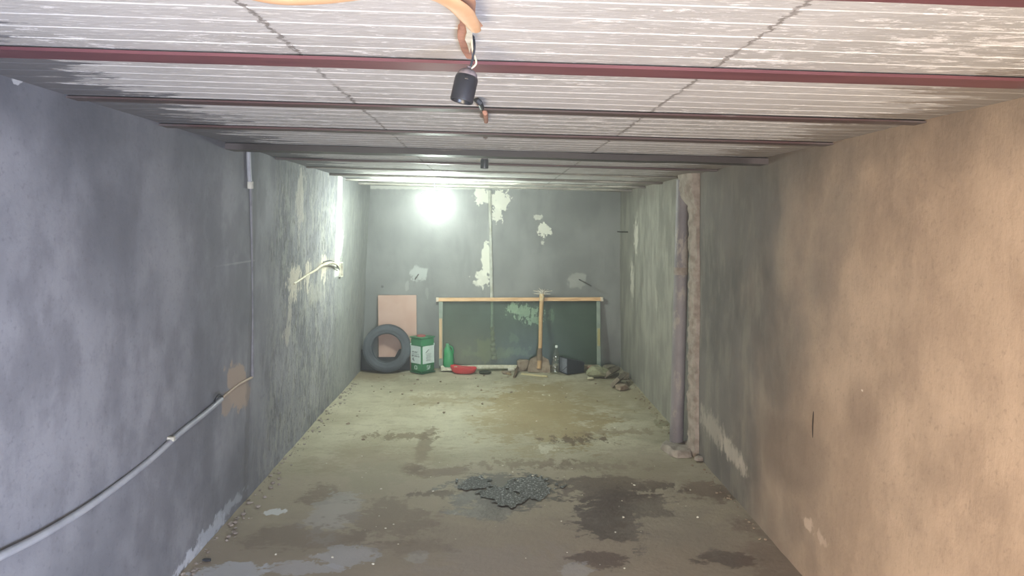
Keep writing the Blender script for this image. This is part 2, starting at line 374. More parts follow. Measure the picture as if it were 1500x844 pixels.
def mat_back():
    m = M('wall_cement_back', 0.8, 0.3); X = m.xyz()
    n1 = m.noise(1.6, 5, 0.55); n3 = m.noise(50, 4, 0.65); ed = m.noise(15, 6, 0.72, (1, 1, 0.8), 4)
    c = m.mix(m.ramp(n1, 0.36, 0.64), srgb(136, 138, 136), srgb(118, 120, 118))
    c = m.mix(m.ramp(m.noise(3, 5, 0.65, (1.6, 1, 0.5), 2), 0.45, 0.7, 0, 0.5), c, srgb(104, 106, 104))
    c = m.mix(m.ramp(n3, 0.56, 0.8, 0, 0.2), c, srgb(90, 90, 88))
    def bb(px, py, rx, rz, colr, fac, amp=0.7, soft=0.08, nz=None):
        nonlocal c
        s = D / FPX
        k = m.blob(bk(px, py), (rx * s, 0, rz * s), amp, nz if nz is not None else ed, soft)
        c = m.mix(m.math('MULTIPLY', k, fac), c, srgb(*colr))
    W = (222, 222, 208); V = (240, 242, 226)
    bb(706, 288, 13, 12, W, .9, .6); bb(733, 293, 14, 15, W, .9, .8); bb(727, 312, 8, 12, W, .85, .9)
    bb(712, 380, 7, 24, W, .95, .5); bb(706, 408, 11, 11, W, .85, 1.0); bb(700, 414, 7, 6, W, .7, 1.1)
    bb(798, 336, 9, 10, W, .85, .9); bb(788, 318, 5, 4, W, .6, 1.1); bb(795, 355, 3, 4, W, .6, 1.0)
    bb(614, 400, 12, 10, (178, 184, 180), .8, .6, .15); bb(846, 411, 13, 11, (158, 160, 154), .7, .5, .15)
    sp = m.noise(30, 6, 0.75, (1, 1, 0.6), 9); bb(768, 457, 21, 9, V, .85, 1.3, .1, sp); bb(752, 453, 9, 9, V, .9, 1.1, .1, sp); bb(782, 468, 12, 8, V, .8, 1.4, .1, sp)
    bb(808, 462, 5, 9, (190, 198, 178), .6, 1.2); bb(752, 495, 6, 9, (170, 176, 156), .5, 1.3); bb(756, 515, 18, 6, (180, 184, 160), .5, 1.4)
    bb(711, 512, 13, 18, (170, 164, 128), .75, .7, .2); bb(735, 518, 14, 8, (176, 170, 140), .6, 1.0, .2)
    bb(685, 518, 12, 8, (170, 176, 150), .4, 1.3, .2); bb(597, 420, 3, 7, (168, 172, 168), .5, .8)
    bb(560, 420, 2, 2, (60, 60, 60), .8, .3); bb(626, 430, 2, 8, (160, 164, 160), .4, .8, .3)
    zz = m.math('MULTIPLY_ADD', ed, 0.05, X[2])
    c = m.mix(m.math('MULTIPLY', m.ramp(zz, 2.27, 2.29), 0.6), c, srgb(210, 210, 200))
    m.bump(m.noise(2.2, 4, 0.5), 0.3, 0.04); m.bump(m.noise(60, 4, 0.7), 0.2, 0.006); m.bump(ed, 0.25, 0.01)
    return m.col(c)

BEAMS = [1.27, 2.01, 2.79, 3.56, 4.42, 5.36, 6.25, 7.1, 7.9, 8.65]
def mat_ceiling():
    m = M('ceiling_whitewashed_clay', 0.85, 0.3); X = m.xyz()
    n1 = m.noise(1.5, 5, 0.6); ns = m.noise(5, 6, 0.7, (0.5, 3, 1)); ed = m.noise(18, 6, 0.75, (0.6, 1.6, 1), 4); ed2 = m.noise(30, 6, 0.75)
    c = m.mix(m.ramp(n1, 0.36, 0.64), srgb(186, 185, 184), srgb(170, 169, 167))
    c = m.mix(m.ramp(ns, 0.45, 0.7, 0, 0.4), c, srgb(168, 166, 162))
    c = m.mix(m.ramp(m.noise(45, 5, 0.7, (0.4, 2, 1), 6), 0.54, 0.66, 0, 0.7), c, srgb(228, 228, 226))
    c = m.mix(m.ramp(m.math('ADD', ed, m.math('MULTIPLY', n1, 0.35)), 0.765, 0.80, 0, 0.7), c, srgb(238, 238, 238))
    # highlights of the light-catching ridges painted white into the whitewash
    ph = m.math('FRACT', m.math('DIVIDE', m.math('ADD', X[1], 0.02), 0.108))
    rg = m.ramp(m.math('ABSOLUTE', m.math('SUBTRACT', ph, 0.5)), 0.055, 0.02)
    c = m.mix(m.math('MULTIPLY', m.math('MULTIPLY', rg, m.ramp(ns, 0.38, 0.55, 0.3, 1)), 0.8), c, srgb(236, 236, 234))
    # joints between clay panels
    for xj in (-0.49, 0.575):
        jd = m.math('ABSOLUTE', m.math('SUBTRACT', m.math('MULTIPLY_ADD', m.math('SUBTRACT', ed2, 0.5), 0.07, X[0]), xj))
        c = m.mix(m.math('MULTIPLY', m.ramp(jd, 0.008, 0.003), m.ramp(m.noise(9, 4, 0.6, None, 2), 0.3, 0.5, 0.25, 0.9)), c, srgb(120, 116, 112))
    # grey mortar dragged over the edges from the walls
    sm = m.noise(3.2, 9, 0.72, (0.8, 4, 1), 8)
    l = m.math('MULTIPLY_ADD', m.math('SUBTRACT', sm, 0.5), 1.5, X[0])
    c = m.mix(m.ramp(l, -1.20, -1.25), c, srgb(112, 112, 115))
    r_ = m.math('MULTIPLY_ADD', m.math('SUBTRACT', sm, 0.5), -1.5, X[0])
    c = m.mix(m.ramp(r_, 1.32, 1.38, 0, 0.85), c, srgb(134, 126, 118))
    # exposed clay along the wiring chase
    for px, py, rx, ry, colr in ((702, 152, .012, .05, (112, 86, 76)), (709, 168, .016, .10, (120, 94, 84)), (711, 200, .012, .12, (104, 86, 78)), (707, 222, .010, .15, (104, 86, 78))):
        p = cl(px, py); k = m.blob(p, (rx, ry, 0), 0.5, ed2, 0.15); c = m.mix(m.math('MULTIPLY', k, 0.8), c, srgb(*colr))
    m.bump(m.noise(40, 5, 0.7, (0.4, 1.5, 1)), 0.4, 0.008); m.bump(ed, 0.3, 0.01)
    return m.col(c)

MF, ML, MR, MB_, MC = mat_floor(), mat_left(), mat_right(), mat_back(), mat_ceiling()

# ------------------------------------------------------------------ the room
Y0 = -0.9
def fgrid(name, nu, nv, f, mat, thick):
    bm = bmesh.new(); g = [[bm.verts.new(f(i / nu, j / nv)) for j in range(nv + 1)] for i in range(nu + 1)]
    for i in range(nu):
        for j in range(nv): bm.faces.new((g[i][j], g[i + 1][j], g[i + 1][j + 1], g[i][j + 1]))
    r = bmesh.ops.extrude_face_region(bm, geom=bm.faces[:]); t = Vector(thick)
    for v in [q for q in r['geom'] if isinstance(q, bmesh.types.BMVert)]: v.co += t
    return obj(name, bm, mat, None, True, 'structure')
def ffloor(u, v):
    x = -1.95 + 3.9 * u; y = Y0 + (D + 0.3 - Y0) * v
    z = 0.012 * (noise.noise(Vector((x * 1.2, y * 0.9, 3))) ) + 0.004 * noise.noise(Vector((x * 7, y * 7, 1)))
    z += 0.02 * max(0, abs(x) - 1.5) * (1 + noise.noise(Vector((x * 9, y * 9, 2))))
    return Vector((x, y, z - 0.006))
fgrid('floor', 70, 180, ffloor, MF, (0, 0, -0.15))
def wl(u, v):
    y = Y0 + (D + 0.25 - Y0) * u; z = -0.1 + 2.65 * v
    x = LB + (LT - LB) * z / 2.31 + 0.012 * noise.noise(Vector((1, y * 0.9, z * 1.1)))
    if y > 5.2: x += 0.008 * noise.noise(Vector((5, y * 6, z * 4)))
    return Vector((x, y, z))
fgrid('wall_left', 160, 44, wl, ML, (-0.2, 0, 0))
def wr(u, v):
    y = Y0 + (D + 0.25 - Y0) * u; z = -0.1 + 2.65 * v
    return Vector((RB + (RT - RB) * z / 2.21 + 0.012 * noise.noise(Vector((9, y * 0.9, z * 1.1))), y, z))
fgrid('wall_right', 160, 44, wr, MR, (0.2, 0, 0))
def wbk(u, v):
    x = -1.9 + 3.8 * u; z = -0.1 + 2.65 * v
    return Vector((x, D + 0.010 * noise.noise(Vector((x * 1.2, 4, z * 1.2))), z))
fgrid('wall_back', 60, 44, wbk, MB_, (0, 0.2, 0))
# ceiling of ribbed clay panels, ribs run across the room
bm = bmesh.new(); ys = []
y = Y0; P = 0.108
k0 = int(math.floor((Y0 + 0.02) / P))
for k in range(k0, int((D + 0.3) / P) + 1):
    b = k * P - 0.02
    for fr, dz in ((0.0, 0.0), (0.46, 0.0), (0.48, 0.0008), (0.5, 0.0012), (0.52, 0.0008), (0.54, 0.0)): ys.append((b + fr * P, dz))
xs = [-1.95 + 3.9 * i / 60 for i in range(61)]
g = []
for yy_, dz in ys:
    row = []
    for x in xs:
        q = noise.noise(Vector((x * 3, yy_ * 4, 7)))
        row.append(bm.verts.new((x, yy_, zc(x) - dz * (1 + 0.5 * q) + 0.002 * noise.noise(Vector((x * 1.5, yy_ * 2, 0))))))
    g.append(row)
for a, b in zip(g, g[1:]):
    for i in range(60): bm.faces.new((a[i], a[i + 1], b[i + 1], b[i]))
r = bmesh.ops.extrude_face_region(bm, geom=bm.faces[:])
for v in [q for q in r['geom'] if isinstance(q, bmesh.types.BMVert)]: v.co.z += 0.25
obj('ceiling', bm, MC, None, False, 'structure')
# red-painted steel beams: bottom flange with a web going up between the panels
def beam_mat(name, a, b, dirt, amt):
    m = M(name, 0.55, 0.4)
    c = m.mix(m.ramp(m.noise(3, 5, 0.6, (0.5, 3, 3)), 0.4, 0.65), srgb(*a), srgb(*b))
    c = m.mix(m.ramp(m.noise(7, 6, 0.75, (0.35, 4, 2), 3), 0.62 - amt, 0.72 - amt, 0, 0.85), c, srgb(*dirt))
    X = m.xyz(); sm = m.noise(4, 5, 0.7, (1, 1, 1), 8)
    e = m.ramp(m.math('MULTIPLY_ADD', sm, 0.5, m.math('ABSOLUTE', X[0])), 1.62, 1.80, 0, 0.7)
    return m.col(m.mix(e, c, srgb(105, 98, 98)))
B1 = beam_mat('beam_red_primer', (112, 70, 75), (98, 60, 66), (170, 160, 160), -0.03)
B2 = beam_mat('beam_red_dusty', (84, 62, 62), (80, 68, 66), (112, 104, 100), 0.04)
B3 = beam_mat('beam_cemented', (56, 50, 50), (64, 58, 56), (104, 98, 92), 0.03)
B4 = beam_mat('beam_limed', (140, 136, 126), (122, 116, 108), (190, 188, 178), 0.12)
for i, yb in enumerate(BEAMS):
    wd, dr = ((0.115, 0.006), (0.105, 0.004), (0.08, 0.002), (0.09, 0.004), (0.15, 0.030), (0.06, 0.006), (0.06, 0.004), (0.08, 0.012), (0.08, 0.014), (0.09, 0.018))[i]
    bm = bmesh.new(); prof = [(-wd / 2, -dr), (wd / 2, -dr), (wd / 2, 0.004), (0.006, 0.012), (0.006, 0.14), (-0.006, 0.14), (-0.006, 0.012), (-wd / 2, 0.004)]
    ra = rb = None; prev = None; N = 40
    for s in range(N + 1):
        x = -1.9 + 3.8 * s / N
        jz = (0.004 if i >= 4 else 0.0012) * noise.noise(Vector((x * 4, yb, 2)))
        jy = (0.006 if i >= 4 else 0.001) * noise.noise(Vector((x * 3, yb, 5)))
        cur = [bm.verts.new((x, yb + a + jy, zc(x) - 0.009 + b + jz)) for a, b in prof]
        if prev:
            for k in range(8): bm.faces.new((prev[k], prev[(k + 1) % 8], cur[(k + 1) % 8], cur[k]))
        else: bm.faces.new(cur)
        prev = cur
    bm.faces.new(prev[::-1])
    obj('trim_%d' % (i + 1), bm, (B1 if i < 2 else B2 if i < 4 else B3 if i == 4 else B2 if i == 5 else B4), None, False, 'structure')

# ------------------------------------------------------------------ shared materials
def mat_clear(name, tint, gl=0.12, rough=0.03, amt=1.0):
    m = M(name); t = m.t; n = t.nodes
    tr = n.new('ShaderNodeBsdfTransparent'); tr.inputs[0].default_value = tint
    g_ = n.new('ShaderNodeBsdfGlossy'); g_.inputs['Roughness'].default_value = rough
    lw_ = n.new('ShaderNodeLayerWeight'); lw_.inputs[0].default_value = 0.25
    f = m.math('MULTIPLY_ADD', lw_.outputs['Facing'], gl * 2, gl * 0.5)
    mx = n.new('ShaderNodeMixShader'); t.links.new(f, mx.inputs[0]); t.links.new(tr.outputs[0], mx.inputs[1]); t.links.new(g_.outputs[0], mx.inputs[2])
    t.links.new(mx.outputs[0], n['Material Output'].inputs['Surface']); return m.m
PLASTIC_GREY = simple('conduit_grey_plastic', (176, 178, 182), (160, 162, 168), 0.5, 8)
MORTAR = simple('mortar_beige', (164, 155, 146), (134, 124, 114), 0.9, 14, bump=0.8)
MORTAR_D = simple('mortar_brown', (150, 136, 118), (120, 104, 88), 0.9, 18, bump=0.8)
LIME = simple('lime_plaster', (214, 212, 198), (186, 182, 166), 0.9, 20, bump=0.8)
WOOD = simple('pine_wood', (222, 184, 140), (198, 156, 110), 0.6, 6, stretch=(1, 8, 8))
WOODV = simple('pine_wood_upright', (206, 176, 138), (182, 150, 112), 0.6, 6, stretch=(8, 8, 1))
WOOD_OLD = simple('weathered_wood', (168, 150, 118), (138, 118, 90), 0.75, 10, stretch=(8, 8, 1), bump=0.4)
BLACKP = simple('black_plastic', (44, 46, 54), (34, 36, 42), 0.32, 10, 0.5)
GREY_D = simple('dark_grey_plastic', (56, 60, 68), (46, 48, 54), 0.55, 10)
CLAY = simple('bare_clay', (176, 132, 112), (146, 108, 94), 0.9, 20, bump=0.5)
STONE_M = simple('broken_concrete', (142, 134, 116), (110, 102, 88), 0.9, 16, bump=0.8)
STONE_G = simple('greenish_stone', (148, 150, 122), (124, 124, 100), 0.9, 16, bump=0.7)
COPPER = simple('pale_wire_sheath', (214, 206, 184), (196, 186, 160), 0.5, 20)

# ------------------------------------------------------------------ pipe and mortar on the right wall
pt, pb = rw(1019, 268, 0.06), fl(1000, 642)
ptop = Vector((1.535, 6.06, 2.185)); pbot = Vector((1.512, 6.03, 0.03))
pipe_mt = M('drain_pipe_grey', 0.55, 0.35)
cc = pipe_mt.mix(pipe_mt.ramp(pipe_mt.noise(3, 5, 0.6, (1, 1, 0.6)), 0.4, 0.6), srgb(136, 132, 134), srgb(116, 112, 116))
cc = pipe_mt.mix(pipe_mt.ramp(pipe_mt.noise(7, 6, 0.75, (1, 1, 0.45), 3), 0.52, 0.6, 0, 0.75), cc, srgb(164, 158, 148))
pipe_mt.bump(pipe_mt.noise(30, 4, 0.7), 0.3, 0.006)
pipe_mt.col(cc)
t = thing('drain_pipe', 'tall grey drain pipe standing against the right wall, splashed with mortar', 'pipe', (0, 0, 0))
bm = bmesh.new(); tube(bm, [pbot.lerp(ptop, k / 20) for k in range(21)], 0.056, 24); obj('pipe_body', bm, pipe_mt.m, t, True)
bm = bmesh.new(); q = pbot.lerp(ptop, 0.66)
tube(bm, [q + Vector((0, 0, -0.03)), q + Vector((0, 0, 0.03))], 0.0585, 24); obj('pipe_clamp', bm, MORTAR, t, True)
t['category'] = 'pipe'
# mortar casing: rough ridge in front of the pipe, closing over it near the ceiling, with a foot on the floor
bm = bmesh.new(); rows = []
NZ, NA = 110, 14
for i in range(NZ + 1):
    f = i / NZ; z = -0.02 + 2.26 * f
    wx = RB + (RT - RB) * z / 2.21
    row = []
    cover = max(0.0, min(1.0, (f - 0.88) / 0.04)); foot = max(0.0, min(1.0, (0.05 - f) / 0.03))
    wob = 0.6 * noise.noise(Vector((0, 0, z * 5))) + 0.25 * noise.noise(Vector((4, 0, z * 14)))
    ya, yb = 5.74 + 0.03 * wob + 0.03 * f, 5.955 + 0.02 * wob + 0.23 * cover + 0.12 * foot
    hgt = 0.06 + 0.02 * wob + 0.05 * max(cover, foot * 0.4)
    for k in range(NA + 1):
        a = k / NA; yv = ya + (yb - ya) * a; prof = min(1, math.sin(a * PI) ** 0.35 if 0 < a < 1 else 0)
        h = hgt * prof * (0.72 + 0.28 * a)
        nn = noise.noise(Vector((z * 16, yv * 22, 3))) * 0.02 + noise.noise(Vector((z * 45, yv * 60, 3))) * 0.010
        row.append(bm.verts.new((wx + 0.03 - (h + (0.03 + nn if prof > 0 else 0)), yv, z)))
    rows.append(row)
for a, b in zip(rows, rows[1:]):
    for k in range(NA): bm.faces.new((a[k], a[k + 1], b[k + 1], b[k]))
    bm.faces.new((a[NA], a[0], b[0], b[NA]))
bm.faces.new(rows[0]); bm.faces.new(rows[-1][::-1])
tag(obj('mortar_casing', bm, MORTAR, None, True), 'rough beige mortar ridge running from ceiling to floor in front of the grey drain pipe', 'mortar')
bm = bmesh.new()
out = [Vector((1.50 + 0.13 * math.cos(a) * (1 + .2 * noise.noise(Vector((a, 1, 2)))), 5.93 + 0.2 * math.sin(a) * (1 + .3 * noise.noise(Vector((a * 2, 4, 2)))), 0.0)) for a in [2 * PI * k / 26 for k in range(26)]]
rough_slab(bm, out, (0, 0, 1), 0.045, 0.02, 2, 4)
tag(obj('mortar_heap', bm, MORTAR, None, True), 'lumpy mortar heap on the floor round the foot of the drain pipe', 'mortar')

# ------------------------------------------------------------------ back wall pipe, pegs
t = thing('wall_pipe', 'thin pale vertical conduit fixed up the middle of the back wall', 'conduit', (0, 0, 0))
bm = bmesh.new()
pp = [bk(x_, y_, D - 0.012) for x_, y_ in ((717.5, 279), (718.5, 340), (720.5, 440), (721, 480))]
tube(bm, spline(pp, 8), 0.02, 12); obj('conduit_tube', bm, simple('pale_conduit', (188, 190, 180), (160, 160, 146), 0.6, 12), t, True)
bm = bmesh.new(); tube(bm, spline([bk(721, 478, D - 0.005), bk(722, 505, D - 0.006), bk(724, 526, D - 0.008)], 14), lambda f: 0.024 + 0.008 * math.sin(f * 40) + 0.012 * f, 10)
obj('mortar_coat', bm, simple('mortar_green', (176, 172, 142), (140, 136, 108), 0.9, 30, bump=0.9), t, True)
def peg(base, tip, label, group=None, r=0.007):
    bm = bmesh.new(); tube(bm, [base + (base - tip) * 0.25, base, base.lerp(tip, .5), tip], r, 8)
    return tag(obj('wall_peg', bm, simple('rusty_steel', (70, 66, 62), (52, 48, 46), 0.7, 30), None, True), label, 'peg', group)
peg(bk(613, 402), atd(608, 409, D - 0.16), 'short dark steel peg in a pale plaster dab above the pink board')
peg(bk(849, 410), atd(866, 419, D - 0.22), 'long dark steel peg sticking out of the back wall above the glass frame')
q = rw(920, 340); peg(q, q + Vector((-0.13, -0.02, 0.004)), 'dark steel peg sticking out of the right wall beside a white plaster smear')

# ------------------------------------------------------------------ left wall conduits
t = thing('wall_conduit', 'straight grey conduit running down the left wall from the ceiling', 'conduit')
bm = bmesh.new(); tube(bm, spline([lw(363.5, 214, .014), lw(364.5, 245, .014), lw(366, 271, .014)], 6), 0.014, 12); obj('upper_tube', bm, PLASTIC_GREY, t, True)
bm = bmesh.new(); tube(bm, [lw(366, 266, .014), lw(366.2, 276, .014)], 0.021, 12); obj('coupling', bm, LIME, t, True)
bm = bmesh.new(); tube(bm, spline([lw(366.3, 273, .004), lw(368, 360, .002), lw(369, 470, .000), lw(369.5, 552, .004)], 10), 0.012, 10)
obj('lower_tube', bm, simple('conduit_cement_smeared', (140, 140, 144), (116, 116, 120), 0.7, 14), t, True)
t = thing('cable_conduit', 'curved grey plastic conduit sagging low across the left wall', 'conduit')
pts = [lw(-260, 935, .016), lw(-90, 862, .016), lw(0, 815, .016), lw(65, 782, .016), lw(140, 735, .016), lw(215, 678, .016), lw(262, 636, .016), lw(300, 606, .016), lw(324, 585, .014)]
bm = bmesh.new(); tube(bm, spline(pts, 8), 0.0145, 14); obj('conduit_tube', bm, PLASTIC_GREY, t, True)
bm = bmesh.new(); tube(bm, spline([lw(320, 588, .012), lw(335, 575, .008), lw(352, 562, .008), lw(369, 553, .006)], 6), 0.0075, 10); obj('bare_cable', bm, simple('cable_tan', (196, 176, 156), (176, 156, 136), 0.6, 20), t, True)
bm = bmesh.new()
for a_ in range(3): tube(bm, spline([lw(328, 582, .012), lw(320 - a_ * 1.5, 578 + a_ * 2, .035), lw(313 + a_, 588 + a_, .012)], 5), 0.0022, 6)
obj('tie_wire', bm, GREY_D, t, True)
bm = bmesh.new(); box(bm, lw(250, 643, .016), (0.04, 0.022, 0.022), Euler((0, 0, 0)), 0.003); obj('clip', bm, LIME, t)
# socket box and its cable
t = thing('socket_box', 'recessed brown-backed electrical box at the foot of the white plaster strip', 'box', lw(498, 395))
t.rotation_euler = (0, 0, 0)
bm = bmesh.new(); bx, by = 0.075, 0.105
for s in (-1, 1):
    box(bm, (0.006, s * by / 2, 0), (0.03, 0.012, 0.14)); box(bm, (0.006, 0, s * 0.07), (0.03, by, 0.012))
obj('box_rim', bm, LIME, t)
bm = bmesh.new(); box(bm, (-0.004, 0, 0), (0.02, by, 0.13)); obj('box_back', bm, simple('box_brown', (120, 92, 72), (96, 76, 62), 0.8, 20), t)
t = thing('wall_cable', 'thin pale cable looping from the socket box along the left wall', 'cable')
bm = bmesh.new(); tube(bm, spline([lw(497, 392, .01), lw(492, 387, .04), lw(485, 384.5, .05), lw(478, 387, .03), lw(470, 390, .014), lw(462, 396, .012), lw(450, 403, .012), lw(438, 411, .01), lw(430, 416, 0)], 6), 0.010, 8)
obj('cable_sheath', bm, COPPER, t, True)
bm = bmesh.new(); tube(bm, spline([lw(497, 395, .02), lw(491, 386, .045), lw(484, 382, .05), lw(474, 384, .01)], 6), 0.006, 8); obj('dark_wire', bm, GREY_D, t, True)

# ------------------------------------------------------------------ ceiling: exposed clay, tan conduit, lamp holders, bulb
def cpatch(name, pts, mat, thick=0.004, off=0.013):
    bm = bmesh.new(); v = [bm.verts.new(cl(x_, y_, off)) for x_, y_ in pts]; f = bm.faces.new(v)
    r_ = bmesh.ops.extrude_face_region(bm, geom=[f])
    for q in [q for q in r_['geom'] if isinstance(q, bmesh.types.BMVert)]: q.co += Vector((0, 0, off + 0.02))
    return obj(name, bm, mat)
c1 = cpatch('broken_clay', [(673, 22), (690, 26), (692, 45), (686, 60), (690, 74), (691, 87), (684, 86), (676, 74), (670, 55), (671, 46), (674, 42)], CLAY)
tag(c1, 'bare reddish clay strip broken open in the ceiling above the black lamp holder', 'broken clay')
c2 = cpatch('plaster_splash', [(682, 38), (688, 36), (692, 48), (691, 66), (688, 78), (684, 64), (681, 58), (684, 48)], LIME, off=0.018)
tag(c2, 'white plaster splash on the broken clay strip of the ceiling', 'plaster')
TAN = simple('tan_conduit', (212, 174, 138), (198, 158, 122), 0.55, 6)
def strap(name, pts, wid, thick, mat, parent=None):
    """flat bent sheath: an oval tube hanging just under the ceiling"""
    bm = bmesh.new(); pts = spline(pts, 10); rings = []; n = len(pts)
    for i, p in enumerate(pts):
        tn = (pts[min(i + 1, n - 1)] - pts[max(i - 1, 0)]).normalized(); s = tn.cross(Vector((0, 0, 1))).normalized(); u = s.cross(tn)
        wv = wid(i / (n - 1)) if callable(wid) else wid
        rings.append([bm.verts.new(p + s * math.cos(a) * wv + u * math.sin(a) * thick) for a in [2 * PI * k / 14 for k in range(14)]])
    for a, b in zip(rings, rings[1:]):
        for k in range(14): bm.faces.new((a[k], a[(k + 1) % 14], b[(k + 1) % 14], b[k]))
    bm.faces.new(rings[0][::-1]); bm.faces.new(rings[-1])
    return obj(name, bm, mat, parent, True)
t = thing('flexible_conduit', 'tan flattened conduit curving under the ceiling near the black lamp holder', 'conduit')
strap('conduit_sheath', [cl(250, -60, .03), cl(330, -20, .035), cl(400, -1, .04), cl(470, -1, .04), cl(560, -11, .04), cl(630, -8, .035), cl(668, 8, .035), cl(688, 30, .03), cl(697, 44, .028)], lambda f: 0.02 if f < .8 else 0.02 - 0.045 * (f - .8), 0.006, TAN, t)
strap('conduit_tail', [cl(676, -14, .02), cl(684, 4, .022), cl(690, 22, .024), cl(696, 38, .026)], lambda f: 0.013 + 0.004 * math.sin(f * 7), 0.004, simple('tan_conduit_dark', (176, 136, 112), (150, 116, 98), 0.6, 8), t)

def lamp_holder(loc, s, rot, label, wires=True):
    t = thing('lamp_holder', label, 'lamp holder', loc, rot, 'bare lamp holders hanging from the ceiling'); t.scale = (s, s, s)
    bm = bmesh.new(); lathe(bm, [(0.0235, -0.070), (0.0255, -0.070), (0.0262, -0.066), (0.0262, -0.020), (0.0250, -0.014), (0.0235, -0.012), (0.0205, -0.012), (0.0205, -0.066)], 36, closed=True)
    obj('holder_shell', bm, BLACKP, t, True)
    bm = bmesh.new(); lathe(bm, [(0.0238, -0.018), (0.0236, -0.012), (0.021, -0.004), (0.014, 0.002), (0.006, 0.005), (0.005, 0.010), (0.0, 0.010)], 36, capb=True)
    obj('dusty_cap', bm, simple('dusty_black', (132, 122, 124), (96, 92, 98), 0.9, 40), t, True)
    bm = bmesh.new(); lathe(bm, [(0.0, -0.045), (0.017, -0.045), (0.019, -0.062), (0.0205, -0.062), (0.0205, -0.040), (0.0, -0.040)], 24)
    obj('metal_thread', bm, simple('dull_metal', (120, 116, 110), (90, 88, 84), 0.4, 20, metal=0.8), t, True)
    bm = bmesh.new(); box(bm, (0.002, -0.0262, -0.022), (0.009, 0.004, 0.006), None, 0.001); obj('catch', bm, BLACKP, t)
    return t
YH = 1.72
p = atd(686, 104, YH)
t = lamp_holder(p, 1.0, (R(-4), R(13), R(0)), 'black lamp holder with a dusty cap hanging below the broken clay')
inv = (Matrix.Translation(t.location) @ t.rotation_euler.to_matrix().to_4x4()).inverted()
def local(pts): return [inv @ Vector(v) for v in pts]
bm = bmesh.new(); tube(bm, spline(local([p + Vector((0, 0, 0.0)), atd(697, 94, YH), atd(696, 84, YH), atd(692, 72, YH), cl(690, 40, 0.0)]), 8), 0.0022, 8); obj('wire', bm, COPPER, t, True)
bm = bmesh.new(); tube(bm, spline(local([p + Vector((0.001, 0, 0.0)), atd(692, 88, YH), atd(695, 68, YH), atd(693, 52, YH), cl(686, 30, 0.0)]), 8), 0.0026, 8); obj('wire', bm, GREY_D, t, True)
p = atd(710, 231, 4.95)
t = lamp_holder(p, 1.0, (0, R(2), 0), 'small black lamp holder hanging at mid-ceiling, far beyond the dusty one')
bm = bmesh.new(); tube(bm, spline([Vector((0, 0, 0.005)), Vector((-.004, 0, .02)), Vector((-0.002, 0, zc(0) - p.z))], 6), 0.003, 8); obj('wire', bm, GREY_D, t, True)
# bits of wire and mortar in the ceiling chase
for (a, b_, lab, mt_) in (((697, 146), (706, 158), 'stub of grey tube poking from the ceiling just beyond the dusty lamp holder', GREY_D), ((708, 160), (712, 178), 'brown broken tube end hanging in the ceiling wiring chase', CLAY)):
    bm = bmesh.new(); pts = spline([cl(a[0], a[1], 0.0), cl((a[0] + b_[0]) / 2 + 1, (a[1] + b_[1]) / 2 - 2, 0.02), cl(b_[0], b_[1], 0.012)], 6)
    tube(bm, pts, 0.009, 10); tag(obj('tube_stub', bm, mt_, None, True), lab, 'tube')

# hanging lit lamp
BY = 7.45
bc = atd(637, 297, BY)
t = thing('hanging_bulb', 'glaring white lamp hanging from the ceiling near the left wall', 'lamp', (bc.x, bc.y, zc(bc.x)))
em = bpy.data.materials.new('lit_bulb'); em.use_nodes = True; nn = em.node_tree.nodes; nn.clear()
e_ = nn.new('ShaderNodeEmission'); e_.inputs[0].default_value = (*BULB_COL, 1); e_.inputs[1].default_value = BULB_RADIANCE
o_ = nn.new('ShaderNodeOutputMaterial'); em.node_tree.links.new(e_.outputs[0], o_.inputs[0])
h0 = bc.z - zc(bc.x)
bm = bmesh.new(); lathe(bm, [(0.0, -0.175), (0.055, -0.17), (0.095, -0.15), (0.122, -0.11), (0.132, -0.05), (0.132, 0.01), (0.122, 0.05), (0.09, 0.068), (0.03, 0.075), (0.0, 0.075)], 32, Matrix.Translation((0, 0, h0 + 0.03)))
glo = obj('bulb_globe', bm, em, t, True)
bm = bmesh.new(); lathe(bm, [(0.03, 0.075), (0.03, 0.10), (0.022, 0.12), (0.0, 0.12)], 20, Matrix.Translation((0, 0, h0 - 0.01)), capb=True); obj('bulb_socket', bm, BLACKP, t, True)
bm = bmesh.new(); tube(bm, [Vector((0, 0, h0 + 0.10)), Vector((0, 0, 0.0))], 0.004, 8); obj('cord', bm, GREY_D, t)

# ------------------------------------------------------------------ things along the back wall
FZ = 0.0
# pink board leaning on the wall
tl, tr = bk(554, 433, D - 0.03), bk(610, 433, D - 0.03)
hb = 1.0 * tl.z; wbd = tr.x - tl.x
lean = math.atan2(0.02, hb)
t = thing('pink_board', 'square-cut pink board leaning on the back wall behind the tyre', 'board', ((tl.x + tr.x) / 2, D - 0.055, 0.0), (-lean, 0, 0))
PINK = simple('pink_board_face', (198, 168, 154), (188, 154, 138), 0.8, 4, bump=0.1)
bm = bmesh.new(); box(bm, (0, 0, hb / math.cos(lean) / 2 + 0.005), (wbd, 0.025, hb / math.cos(lean)), None, 0.003, 0.0); obj('board_face', bm, PINK, t)
bm = bmesh.new(); box(bm, (-wbd / 2 - 0.004, 0.004, hb / 2), (0.014, 0.03, hb * 0.98)); box(bm, (-wbd / 2 + 0.07, 0, hb / math.cos(lean) + 0.004), (0.14, 0.02, 0.012))
obj('chipped_edge', bm, simple('board_edge', (110, 100, 88), (86, 80, 72), 0.9, 20), t)

